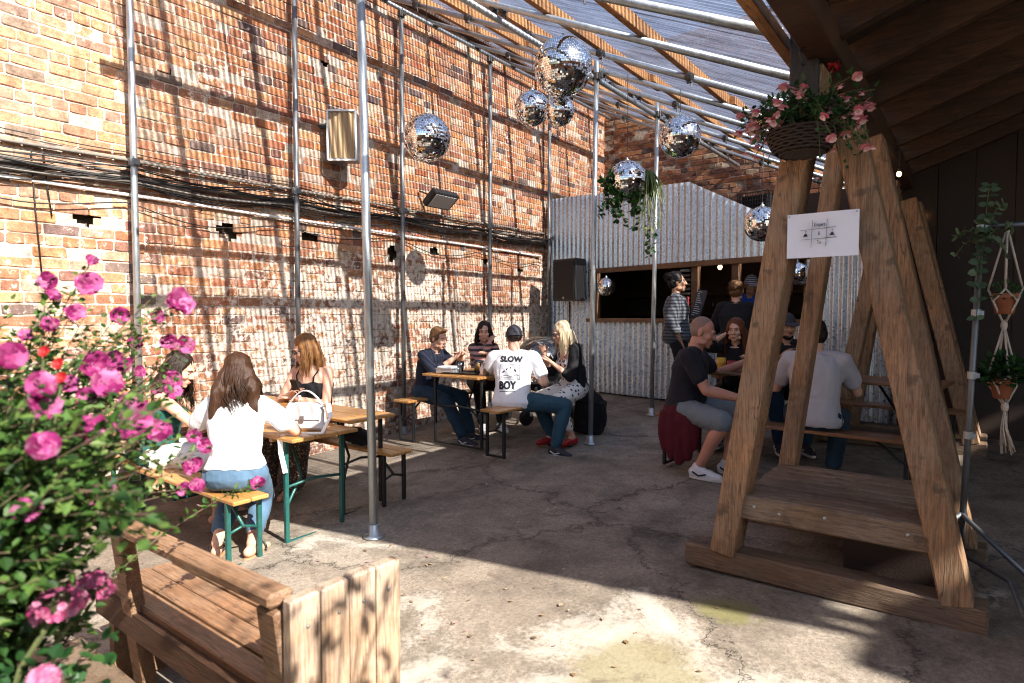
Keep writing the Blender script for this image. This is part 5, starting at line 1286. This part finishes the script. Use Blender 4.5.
    def clothes_top(s, mat, sleeve, name=None, t0=-.055, loose=.014, puff=0, hem=.012):
        m = K[mat]; mb = MB(); k = s.ak; cami = sleeve in ('cami', 'strapless')
        s.torso(mb, loose, t0, .335 if cami else .452, hem)
        if not cami:
            for sd in (-1, 1): mb.cone(s.sp(.445)[0], s.sh[0 if sd < 0 else 1], .053*k+.008, .052*k+loose*.8)
            fr = {'short': .62, 'three': 1.0, 'long': 1.0}[sleeve]
            for (a, e, w) in s.arms:
                mb.chain([a, a.lerp(e, fr*.5), a.lerp(e, fr)], [.056*k+loose*.6, .050*k+loose*.7+puff, .043*k+loose*.8+.005+puff])
                if sleeve == 'three': mb.chain([e, e.lerp(w, .35)], [.044*k+loose, .044*k+loose])
                if sleeve == 'long': mb.chain([e, e.lerp(w, .5), e.lerp(w, .93)], [.044*k+loose, .042*k+loose*.9, .032*k+loose*.8])
        s.top = fuse(mb, name or ('camisole' if cami else 'shirt'), m, s.t, .010, 4, .0065, 9, (1, 1, .75))
        if sleeve == 'cami':
            for sd in (-1, 1):
                mb = MB(); p1, m1 = s.sp(.33); p2, m2 = s.sp(.45); mb.tube([p1+m1 @ V((sd*.075, .105, 0)), p1+m1 @ V((sd*.085, .095, .07)), p2+m2 @ V((sd*.10, .0, .022)), p2+m2 @ V((sd*.095, -.06, -.02)), p1+m1 @ V((sd*.07, -.105, .02))], .006, 6); mb.build('strap', m, s.t, True)
    def clothes_bottom(s, mat, kind):
        m = K[mat]; mb = MB(); s.torso(mb, .010, -.10, .09)
        if kind == 'skirt':
            for (h, kn, an) in s.legs: mb.chain([h, h.lerp(kn, .5), kn.lerp(an, .12)], [.105, .10, .09])
            a, b = s.legs; mb.cone((a[0]+b[0])/2, (a[1]+b[1])/2, .10, .085)
        else:
            end = {'trousers': .90, 'shorts': None, 'wide': .9, 'capri': .72, 'skinny': .92}[kind]; q = {'wide': .045, 'skinny': .006}.get(kind, .014)
            for (h, kn, an) in s.legs:
                if end is None: mb.chain([h, h.lerp(kn, .5), h.lerp(kn, .93)], [.098, .092, .086])
                else: mb.chain([h, h.lerp(kn, .5), kn], [.088+q, .076+q, .060+q]); mb.chain([kn, kn.lerp(an, .4)-V((0, .008, 0)), kn.lerp(an, end)], [.058+q, .054+q, (.042 if kind != 'wide' else .06)+q*1.1])
        s.bottom = fuse(mb, {'skirt': 'skirt', 'shorts': 'shorts'}.get(kind, 'trousers'), m, s.t, .011, 3, .006, 10)
    def shoes(s, mat, kind):
        for i, (h, kn, an) in enumerate(s.legs):
            td = s.toe[i]; mb = MB(); z = V((0, 0, 1)); sdv = td.cross(z)
            if kind == 'sandal':
                q = an-z*.083+td*.05; mb.ell(q, (.045, .13, .012), Matrix((sdv, td, z)).transposed()); so = mb.build('sandal', K['sandal'], s.t, True)
                mb = MB()
                for f_ in (.085, .0): c = an+td*f_-z*(.045 if f_ else .02); mb = MB(); mb.tube([c+sdv*(.042*math.cos(a))+z*(.034*math.sin(a))*1.1-z*.01 for a in [math.pi*2*j/14 for j in range(15)]], .007, 6); mb.build('sandal_strap', K['leatherB'], so, True)
                continue
            mb.cone(an-z*.040-td*.035, an-z*.048+td*.09, .043, .041); mb.cone(an-z*.050+td*.07, an-z*.060+td*.165, .041, .029)
            if kind == 'sneaker': mb.cone(an+z*.0-td*.005, an-z*.04+td*.04, .043, .042)
            so = fuse(mb, 'shoe', K[mat], s.t, .009, 3)
            for v in so.data.vertices:
                if v.co.z < an.z-.083: v.co.z = an.z-.083
            if kind == 'sneaker':
                mb = MB(); rot = Matrix((sdv, td, z)).transposed(); n = 22; vs = []
                pr = [(.046*math.cos(a)*(1.0 if math.sin(a) < .2 else .95), .065+.138*math.sin(a)) for a in [2*math.pi*j/n for j in range(n)]]
                for zz in (-.088, -.064): vs += [an+sdv*x+td*y+z*zz for x, y in pr]
                mb.add(vs, [tuple(range(n-1, -1, -1)), tuple(range(n, 2*n))]+[(j, (j+1) % n, n+(j+1) % n, n+j) for j in range(n)]); mb.build('sole', K['sole'], so, bevel=.004)
                mb = MB()
                for f_ in (.04, .06, .08, .10): c = an+td*f_-z*(.004+f_*.22); mb.tube([c-sdv*.025, c+z*.006, c+sdv*.025], .004, 5)
                mb.build('laces', K['sole'], so)
                for sd in (-1, 1): mb = MB(); mb.tube([an+sdv*sd*.0445-td*.03-z*.03, an+sdv*sd*.046+td*.02-z*.055, an+sdv*sd*.044+td*.075-z*.038], .006, 6); mb.build('side_stripe', K['sole' if mat == 'sneakb' else 'navy'], so)
    def hair(s, style, col):
        H, c = s.H, s.hc; m = K['hair_'+col]; mb = MB(); E = lambda p, r: mb.ell(c+H @ V(p), r, H, 18, 12)
        if style != 'bald': s.brows(m)
        if style == 'bald':
            E((0, -.020, .0445), (.0735, .0895, .0830)); E((0, -.030, .02), (.0725, .0745, .082)); fuse(mb, 'stubble_hair', m, s.t, .007, 3); return
        if style == 'cap': E((0, -.042, .012), (.0755, .064, .05)); fuse(mb, 'hair', m, s.t, .008, 2, .003, 40); return
        E((0, -.022, .056), (.079, .090, .080)); E((0, -.045, .010), (.077, .068, .085))
        for sd in (-1, 1): E((sd*.060, -.005, .030), (.020, .055, .05))
        if style == 'short': E((0, .018, .094), (.060, .056, .034)); fuse(mb, 'hair', m, s.t, .007, 2, .0035, 40); return
        if style == 'updo':
            E((0, -.09, .07), (.055, .05, .05)); ho = fuse(mb, 'hair', m, s.t, .008, 2, .008, 26); sb = MB()
            for k in range(90):
                a = uni(0, 6.28); d = V((math.cos(a), -.2-abs(math.sin(a)), uni(-.8, 1))).normalized(); p = V((0, -.03, .04))+V((d.x*.08, d.y*.085, d.z*.08)); sb.tube([c+H @ p, c+H @ (p+V((d.x*.02, -.025, .015))), c+H @ (p+V((-d.x*.03, -.04, .03)))], .003, 4)
            sb.build('hair_strands', m, ho, True); return
        L, wide, wave = style[1:]
        back = H @ V((0, -1, 0)); back.z = 0; back.normalize(); rtv = H @ V((1, 0, 0)); rtv.z = 0; rtv.normalize()
        base = c+H @ V((0, -.06, -.05))
        for o in (-1, -.4, .4, 1): mb.chain([c+H @ V((o*.058, -.05, .0)), base+rtv*o*.07*wide+back*.035-V((0, 0, .06)), base+rtv*o*.085*wide+back*.055-V((0, 0, L*.8))], [.045, .042, .026])
        ho = fuse(mb, 'hair', m, s.t, .009, 3, .010, 22, (1, 1, .35)); sb = MB()
        for k in range(520):
            a = R(uni(50, 310)); sa, ca = math.sin(a), math.cos(a); e = uni(.98, 1.06); q = [V((sa*.02, -.02+ca*.02, .134)), V((sa*.061*e, -.018+ca*.063*e, .112)), V((sa*.082*e, -.02+ca*.088*e, .035))]
            pts = [c+H @ p for p in q]; fr = abs(sa) > .55 and ca > -.3; p = pts[-1].copy(); out = (rtv*sa*wide+back*(-ca if ca < 0 else .1)); ph_ = sa*4+uni(-.7, .7); l = L*uni(.6, 1.12)*(.95 if fr else 1); jt = rvec()*.012
            for j in range(1, 9):
                u = j/8; pts.append(p+out*(.030*math.sin(min(1, u*1.6)*1.57))-V((0, 0, (l+.05)*u))+back*(.03*u if not fr else -.01*u)+(rtv*math.sin(u*9+ph_)+back*math.cos(u*8+ph_))*wave*u*.7+jt*u)
            sb.tube(pts, [.003, .0042, .0046]+[.0046*(1-.92*j/8) for j in range(1, 9)], 3)
        sb.build('hair_strands', m, ho, True)
    def cap(s, mat, brim=True):
        H, c = s.H, s.hc; mb = MB(); vs = []; n = 24; rows = 8
        for i in range(rows+1):
            ph = math.pi/2*i/rows
            for j in range(n): th = 2*math.pi*j/n; vs.append(c+H @ V((.086*math.cos(th)*math.cos(ph), -.012+.105*math.sin(th)*math.cos(ph), .045+(.116*math.sin(ph)**.9)-.018)))
        mb.add(vs, [(i*n+j, i*n+(j+1) % n, (i+1)*n+(j+1) % n, (i+1)*n+j) for i in range(rows) for j in range(n)]); co = mb.build('cap', K[mat], s.t, True)
        mb = MB(); mb.tube([c+H @ V((.0865*math.cos(a), -.012+.106*math.sin(a), .028)) for a in [2*math.pi*j/24 for j in range(25)]], .006, 6); mb.ell(c+H @ V((0, -.012, .145)), .008, None, 8, 6)
        mb.tube([c+H @ V((.03*math.cos(a), -.119+.012*abs(math.cos(a)), .034+.03*math.sin(a))) for a in [math.pi*j/10 for j in range(11)]], .0035, 5); mb.build('cap_band', K[mat], co, True)
        if brim: mb = MB(); mb.ell(c+H @ V((0, .115, .042)), (.072, .075, .008), H @ RX(-12)); mb.build('brim', K[mat], co, True)
    def glasses(s, dark=True):
        H, c = s.H, s.hc
        t = MB()
        for sd in (-1, 1):
            if dark: t.ell(c+H @ V((sd*.032, .098, .008)), (.027, .006, .021), H)
            else: t.tube([c+H @ V((sd*.032+.025*math.cos(a), .1, .007+.02*math.sin(a))) for a in [2*math.pi*j/16 for j in range(17)]], .0028, 5)
            t.tube([c+H @ V((sd*.058, .094, .012)), c+H @ V((sd*.076, .04, .012)), c+H @ V((sd*.077, -.01, .008))], .0032, 5)
        t.tube([c+H @ V((-.01, .103, .013)), c+H @ V((.01, .103, .013))], .003, 5); t.build('sunglasses' if dark else 'glasses', K['plasticblk'], s.t, True)
    def watch(s, i):
        a, e, w = s.arms[i]; p = w.lerp(e, .12); d = (w-e).normalized(); mb = MB(); q = d.orthogonal().normalized(); r = d.cross(q)
        mb.tube([p+(q*math.cos(b)+r*math.sin(b))*.030*s.ak for b in [2*math.pi*j/16 for j in range(17)]], .006, 6); mb.ell(p+V((0, -.0, .030*s.ak)), (.016, .016, .008)); mb.build('watch', K['leatherB' if i else 'leatherW'], s.t, True)
def place_world(P, x, y, z, th): return P
def loc_of(px, py, heading, k, wx, wy, h):
    """a spot of the yard in a person's own frame"""
    a = -R(heading-90); dx, dy = wx-px, wy-py; return V(((dx*math.cos(a)-dy*math.sin(a))/k, (dx*math.sin(a)+dy*math.cos(a))/k, h))

LONG = lambda L, w=1.0, wave=.012: ('long', L, w, wave)
# near table
p = Person('woman with long dark hair in dark green top, seated behind the magenta flowers', -5.16, 2.16, 50, 1.1, 'f', lean=14, head=(-10, 20), hl=(-.05, .50, .83), hr=(.18, .52, .83), hair=(LONG(.30, 1.1), 'dkbrown'), top=('greent', 'strapless'), bottom=('whiteskirt', 'shorts'), shoes=('leatherW', 'sandal'))
p = Person('woman in white blouse and blue jeans with long wavy brown hair, back to camera', -3.97, 2.15, 132, 1.07, 'f', lean=8, head=(8, 12), hl=(-.16, .36, .80), hr=(.20, .34, .80), elbow=((-1, -.2, -.6), (1, -.25, -.7)), hair=(LONG(.27, 1.45, .045), 'brown'), top=('wht', 'short', 'blouse', .035, .018, .012, .012), bottom=('ltdenim', 'capri'), shoes=('sandal', 'sandal'), fl=(-.12, .0, .085), fr=(.10, -.02, .085), toe=((-.2, 1, 0), (.35, 1, 0)), knee=((-.1, 1, .3), (-.12, 1, .3)), fat=1.04)
p = Person('woman in black camisole and sunglasses with long light brown hair, facing the camera', -5.10, 3.56, -70, 1.13, 'f', lean=4, head=(-42, 18), hl=(.02, .22, .72), hr=(.03, .25, .77), elbow=((-.9, -.3, -.7), (.9, -.3, -.7)), hair=(LONG(.20, .8), 'strawb'), top=('blk', 'cami'), bottom=('leopard', 'wide'), shoes=('leatherB', 'sandal'), fat=1.08, fl=(-.1, .46, .085), fr=(.14, .44, .085))
p.glasses(True); p.watch(0)
mb = MB(); q, d, n_ = p.hands[1]; mb.box((0, 0, 0), (.075, .012, .14)); w_ = p.t.matrix_basis @ (q+d*.04+V((.0, .03, .03))) if 0 else Matrix.LocRotScale(p.t.location, p.t.rotation_euler, p.t.scale) @ (q+d*.03+V((0, .025, .03))); po = mb.build('phone', K['plasticblk'], None, bevel=.005, loc=w_); po.rotation_euler = (-.5, 0, R(-70-90)); tag(po, 'black phone held by the woman in black camisole', 'phone')
# sunlit table
p = Person('young man with short brown hair in navy shirt, leaning on the sunlit table', -5.42, 5.36, 6, 1.08, 'm', seat=.49, lean=20, head=(-2, 12), hl=(.02, .52, .95), hr=(.12, .50, .93), elbow=((-.5, .2, -1), (.6, .2, -1)), hair=('short', 'ltbrown'), top=('navy', 'three'), bottom=('dkdenim', 'trousers'), shoes=('sneakb', 'sneaker'), fl=(-.1, .56, .085), fr=(.12, .62, .085), curl=1.1, fat=.92)
p = Person('woman with dark hair in red and black striped top, behind the sunlit table', -5.22, 6.2, -34, 1.06, 'f', seat=.49, lean=14, head=(-18, 4), hl=(.02, .36, .88), hr=(-.02, .26, 1.02), elbow=((-.6, .1, -1), (.6, .1, -1)), hair=(LONG(.16, .85), 'dkbrown'), top=('stripes', 'long'), bottom=('blk', 'trousers'), shoes=('sneakw', 'sneaker'), curl=1.0)
X, Y, HD, KK = -3.93, 5.16, 112, 1.06
p = Person('man in white slogan T-shirt, black cap and blue jeans, back to the camera', X, Y, HD, KK, 'm', seat=.49, lean=17, twist=8, head=(14, 8), hl=(-.26, .36, .86), hr=(.20, .24, .74), elbow=((-.8, -.3, -1), (.7, -.6, -1)), hair=('cap', 'dkbrown'), top=('wht', 'short', 'tshirt', -.085, .019, .004, .014), bottom=('denim', 'trousers'), shoes=('sneakb', 'sneaker'),
           fl=loc_of(X, Y, HD, KK, -3.72, 5.66, .085), fr=loc_of(X, Y, HD, KK, -3.52, 5.36, .085), toe=((.85, -.2, 0), (.9, -.35, 0)), knee=((.6, .8, .8), (1.0, .35, .8)), fat=1.08)
p.cap('sneakb')
def back_print(p):
    sh = p.top; bv = BVHTree.FromPolygons([v.co.copy() for v in sh.data.vertices], [tuple(f.vertices) for f in sh.data.polygons])
    c0, m = p.sp(.24); rt_, bk, up_ = m @ V((1, 0, 0)), m @ V((0, -1, 0)), m @ V((0, 0, 1))
    def drape(vs, fs, nm, lift=.0025):
        out = []
        for x, y in vs:
            o = c0+rt_*x+up_*y+bk*.5; h = bv.ray_cast(o, -bk)
            out.append((h[0]+bk*lift) if h[0] else c0+rt_*x+up_*y+bk*.14)
        me = bpy.data.meshes.new(nm); me.from_pydata(out, [], fs); me.materials.append(K['ink']); link(nm, me, sh)
    def words(s, x0, y0, wd, ht, nm):
        c = bpy.data.curves.new('x', 'FONT'); c.body = s; c.size = 1; c.offset = .018; c.space_character = 1.08; o = bpy.data.objects.new('x', c); BENCH.collection.objects.link(o)
        me = evaluated(o)
        bm = bmesh.new(); bm.from_mesh(me); bmesh.ops.triangulate(bm, faces=bm.faces)
        for _ in range(2): bmesh.ops.subdivide_edges(bm, edges=[e for e in bm.edges if e.calc_length() > .12], cuts=1)
        xs = [v.co.x for v in bm.verts]; ys = [v.co.y for v in bm.verts]; bm.verts.ensure_lookup_table(); bm.verts.index_update()
        vs = [(x0+(v.co.x-min(xs))/(max(xs)-min(xs))*wd, y0+(v.co.y-min(ys))/(max(ys)-min(ys))*ht) for v in bm.verts]; fs = [tuple(v.index for v in f.verts) for f in bm.faces]; bm.free(); q = len(vs); fa = []; va = []
        for i_, (dx, dy) in enumerate(((0, 0), (.006, .001), (.003, .005), (.009, -.003))): va += [(x+dx, y+dy) for x, y in vs]; fa += [tuple(j+q*i_ for j in f) for f in fs]
        drape(va, fa, nm)
    words('SLOW', -.115, .115, .215, .058, 'lettering'); words('BOY', -.115, -.155, .165, .078, 'lettering')
    def strokes(polys, nm, wd=.004):
        vs = []; fs = []
        for pl in polys:
            for (a, b), (c, d) in zip(pl, pl[1:]):
                n = 6; L = math.hypot(c-a, d-b); ux, uy = -(d-b)/L*wd/2, (c-a)/L*wd/2
                for i in range(n): 
                    t0, t1 = i/n, (i+1)/n; k = len(vs); vs += [(a+(c-a)*t0+ux, b+(d-b)*t0+uy), (a+(c-a)*t1+ux, b+(d-b)*t1+uy), (a+(c-a)*t1-ux, b+(d-b)*t1-uy), (a+(c-a)*t0-ux, b+(d-b)*t0-uy)]; fs.append((k, k+1, k+2, k+3))
        drape(vs, fs, nm)
    strokes([[(-.11, .085), (.085, .085), (.09, -.055), (-.115, -.055), (-.11, .085)]], 'printed_frame', .003)
    strokes([[(-.10, -.03), (-.05, -.015), (0, -.03), (.06, -.012), (.08, -.02)], [(-.1, -.042), (.07, -.042)]], 'printed_lines', .004)
    strokes([[(-.085, .01), (-.06, .025)], [(-.045, .035), (-.035, .05)], [(-.01, .05), (0, .06)], [(.035, .04), (.05, .02)]], 'printed_marks', .013)
    strokes([[(-.11, -.178), (.05, -.176)]], 'printed_small_line', .006)
back_print(p)
X, Y, HD, KK = -3.70, 6.02, 238, 1.04
p = Person('woman with straight blonde hair in polka dot jumpsuit and black cardigan', X, Y, HD, KK, 'f', seat=.49, lean=12, head=(-8, 16), hl=(-.04, .28, .84), hr=(.12, .30, .93), elbow=((-.3, -.5, -1), (.3, -.5, -1)), hair=(LONG(.22, .85, .006), 'blonde'), top=('polka', 'cami', 'bodice', -.05, .010), bottom=('polka', 'capri'), shoes=('redshoe', 'flat'),
           fl=loc_of(X, Y, HD, KK, -3.52, 5.70, .085), fr=loc_of(X, Y, HD, KK, -3.74, 5.62, .085))
p.glasses(False)
def cardigan(p, mat):
    mb = MB(); k = p.ak
    for sd, (a, e, w) in zip((-1, 1), p.arms):
        mb.cone(p.sp(.44)[0]+p.sp(.44)[1] @ V((sd*.02, -.02, 0)), a, .058*k, .066*k); mb.chain([a, a.lerp(e, .5), e], [.068*k, .068*k, .066*k]); mb.cone(e, e.lerp(w, .25), .062*k, .058*k)
        for t in (-.04, .08, .2, .32):
            q, m = p.sp(t); q2, m2 = p.sp(t+.12); mb.cone(q+m @ V((sd*.115, -.03, 0)), q2+m2 @ V((sd*.12, -.03, 0)), .062, .062); mb.cone(q+m @ V((sd*.05, -.075, 0)), q2+m2 @ V((sd*.05, -.075, 0)), .062, .06)
    fuse(mb, 'cardigan', K[mat], p.t, .011, 4, .007, 9)
cardigan(p, 'blk')
# shaded table
X, Y, HD, KK = -2.16, 5.42, 12, 1.12
p = Person('bald man in charcoal polo shirt with maroon jacket at his waist, on bench end', X, Y, HD, KK, 'm', lean=12, head=(-2, 16), skin='skinr', hl=(-.34, .44, .86), hr=(.20, .46, .62), elbow=((-.8, -.2, -1), (.6, -.6, -1)), hair=('bald', 'stubble'), top=('charcoal', 'short', 'polo_shirt', -.04, .016), bottom=('greysh', 'shorts'), shoes=('sneakw', 'sneaker'), fat=1.12, fl=(.05, .34, .085), fr=(.27, .16, .085), toe=((.35, 1, 0), (.25, 1, 0)), knee=((-.1, 1, .8), (.5, 1, .9)))
def tied_jacket(p):
    mb = MB(); c, m = p.sp(-.03); rs = []
    for z, e, dy in ((.05, .012, 0), (.0, .03, 0), (-.06, .04, -.01), (-.11, .04, -.02)):
        rs.append((c+V((.03 if z < -.05 else 0, dy, z)), V((1, 0, 0)), V((0, 1, 0)), .165*1.1+e, .12*1.1+e*.9))
    mb.loft(rs, 28); [mb.chain([c+V((x_, y_, -.02)), c+V((x_+.035, y_, -.16)), c+V((x_+.045, y_+.01, -z_))], [.038, .042, .03]) for x_, y_, z_ in ((.175, -.12, .27), (.195, -.06, .33), (.205, 0, .36), (.205, .06, .33), (.19, .11, .24))]
    fuse(mb, 'tied_jacket', K['maroon'], p.t, .012, 4, .016, 8, (1, 1, .4))
    mb = MB(); c, m = p.sp(.035); mb.tube([c+V((.185*math.cos(a), .14*math.sin(a), 0)) for a in [2*math.pi*j/24 for j in range(25)]], .014, 6); mb.build('belt', K['leatherB'], p.t, True)
tied_jacket(p)
p = Person('red haired woman in black top resting her head on one hand', -2.06, 6.62, -80, 1.0, 'f', lean=18, head=(-4, 2), hl=(-.18, .34, .87), hr=(.115, .20, 1.11), elbow=((-.6, .3, -1), (.8, .55, -1)), hair=(LONG(.26, 1.0), 'auburn'), top=('blk', 'three'), bottom=('blk', 'trousers'), shoes=('sneakb', 'sneaker'), curl=1.2)
p = Person('man in light grey T-shirt seen from behind through the trestle legs', -1.06, 5.36, 98, 1.06, 'm', lean=15, head=(30, 12), skin='skin', hl=(-.2, .42, .85), hr=(.18, .42, .85), hair=('short', 'dkbrown'), top=('greyt', 'short', 'tshirt', -.075, .022, .004, .016), bottom=('dkdenim', 'trousers'), shoes=('sneakb', 'sneaker'), fl=(-.16, .38, .085), fr=(.12, .3, .085), fat=.99)
p = Person('bearded man in black cap and dark top, half hidden behind the trestle leg', -1.62, 6.62, -62, 1.03, 'm', lean=14, head=(8, 4), skin='skind', hl=(-.12, .34, .87), hr=(.12, .36, .87), hair=('cap', 'black'), top=('blk', 'long'), bottom=('dkdenim', 'trousers'), shoes=('sneakb', 'sneaker'))
p.cap('sneakb'); mb = MB(); H_, c_ = p.H, p.hc
for q, r in (((0, .05, -.088), (.045, .035, .03)), ((-.045, .02, -.06), (.018, .035, .04)), ((.045, .02, -.06), (.018, .035, .04)), ((0, .088, -.047), (.026, .010, .007))): mb.ell(c_+H_ @ V(q), r, H_)
fuse(mb, 'beard', K['hair_black'], p.t, .008, 2, .004, 40)
# at the bar
q = pix(677, 300, 8.15); p = Person('woman with dark hair in striped dark shirt, standing at the bar', q.x, q.y, 22, 1.11, 'f', None, lean=-2, head=(6, -4), skin='skind', hl=(-.2, .12, .86), hr=(.20, .05, .84), hair=('updo', 'black'), top=('stripedark', 'three', 'shirt', -.10, .030, .006, .02), bottom=('blk', 'skirt'), shoes=('sneakb', 'flat'), fat=1.1)
mb = MB(); c_, m_ = p.sp(.30); mb.box(c_+m_ @ V((0, .135, .04)), (.07, .02, .22), m_); mb.build('red_undershirt', K['redv'], p.t, bevel=.01)
mb = MB(); c_, m_ = p.sp(.10); mb.tube([c_+V((.152*math.cos(a), .128*math.sin(a), .01*math.sin(a))) for a in [2*math.pi*j/24 for j in range(25)]], .014, 6); mb.build('belt_bag', K['leatherB'], p.t, True)
q = pix(736, 300, 7.45); p = Person('woman in black with light brown hair pinned up, ordering at the bar', q.x, q.y, 108, 1.02, 'f', None, lean=10, head=(-10, 0), hl=(-.15, .35, 1.12), hr=(.15, .35, 1.12), hair=('updo', 'ltbrown'), top=('blk', 'long', 'top', -.10, .03, .008, .02), bottom=('blk', 'trousers'), shoes=('sneakb', 'flat'), fat=1.1)
q = pix(751, 300, 8.25); p = Person('bar worker in striped cap and bright blue top, inside the serving hatch', q.x, q.y, -80, 1.02, 'm', None, lean=10, head=(20, 14), skin='skind', hl=(-.1, .28, 1.15), hr=(.14, .28, 1.15), hair=('cap', 'black'), top=('blue', 'short'), bottom=('blk', 'trousers'), shoes=('sneakb', 'sneaker'))
K['capstripe'] = fabric_pattern('striped cap cloth', (.06, .07, .16), (.42, .40, .42), 'stripes', 40); p.cap('capstripe')
mb = MB(); c_, m_ = p.sp(.30)
for a in range(6): mb.ell(c_+m_ @ V((.05+.035*math.cos(a), .137, .035*math.sin(a))), (.028, .008, .028), m_, 10, 6)
K['pinkprint'] = M('pink print', (.75, .12, .38), .8); mb.build('pink_print', K['pinkprint'], p.t, True)

# ------------------------------------------------------------------ light, sky, camera
def lighting():
    w = bpy.data.worlds.new('World'); S.world = w; w.use_nodes = True; nt = w.node_tree; nt.nodes.clear()
    d = V((-1, .15, -.75)).normalized()
    sky = nt.nodes.new('ShaderNodeTexSky'); sky.sky_type = 'NISHITA'; sky.sun_disc = False
    sky.sun_elevation = math.asin(-d.z); sky.sun_rotation = math.atan2(-d.x, -d.y); sky.air_density = 1.0; sky.dust_density = 1.2
    bg = nt.nodes.new('ShaderNodeBackground'); bg.inputs[1].default_value = .09
    out = nt.nodes.new('ShaderNodeOutputWorld'); nt.links.new(sky.outputs[0], bg.inputs[0]); nt.links.new(bg.outputs[0], out.inputs[0])
    l = bpy.data.lights.new('sun', 'SUN'); l.energy = 5; l.angle = R(.45); l.color = (1, .945, .86)
    o = bpy.data.objects.new('sun', l); COL.objects.link(o); o.location = (10, -2, 12); o.rotation_euler = d.to_track_quat('-Z', 'Y').to_euler()
    c = bpy.data.cameras.new('camera'); co = bpy.data.objects.new('camera', c); COL.objects.link(co); S.camera = co
    c.sensor_width = 36; c.lens = FPX/1024*36; c.clip_start = .05; c.clip_end = 500
    co.location = (0, 0, CAMZ); co.rotation_euler = (R(90-PIT), 0, R(YAW))
    c.dof.use_dof = True; c.dof.focus_distance = 4.6; c.dof.aperture_fstop = 2.4
    S.view_settings.view_transform = 'Standard'; S.view_settings.look = 'None'; S.view_settings.gamma = 1; S.view_settings.exposure = 1.6
    cy = S.cycles; cy.filter_width = 1.1; cy.use_denoising = True; cy.max_bounces = 10; cy.diffuse_bounces = 4; cy.glossy_bounces = 4; cy.transparent_max_bounces = 16; cy.transmission_bounces = 4
    cy.caustics_reflective = False; cy.caustics_refractive = False; cy.sample_clamp_indirect = 6
lighting()
bpy.data.scenes.remove(BENCH)
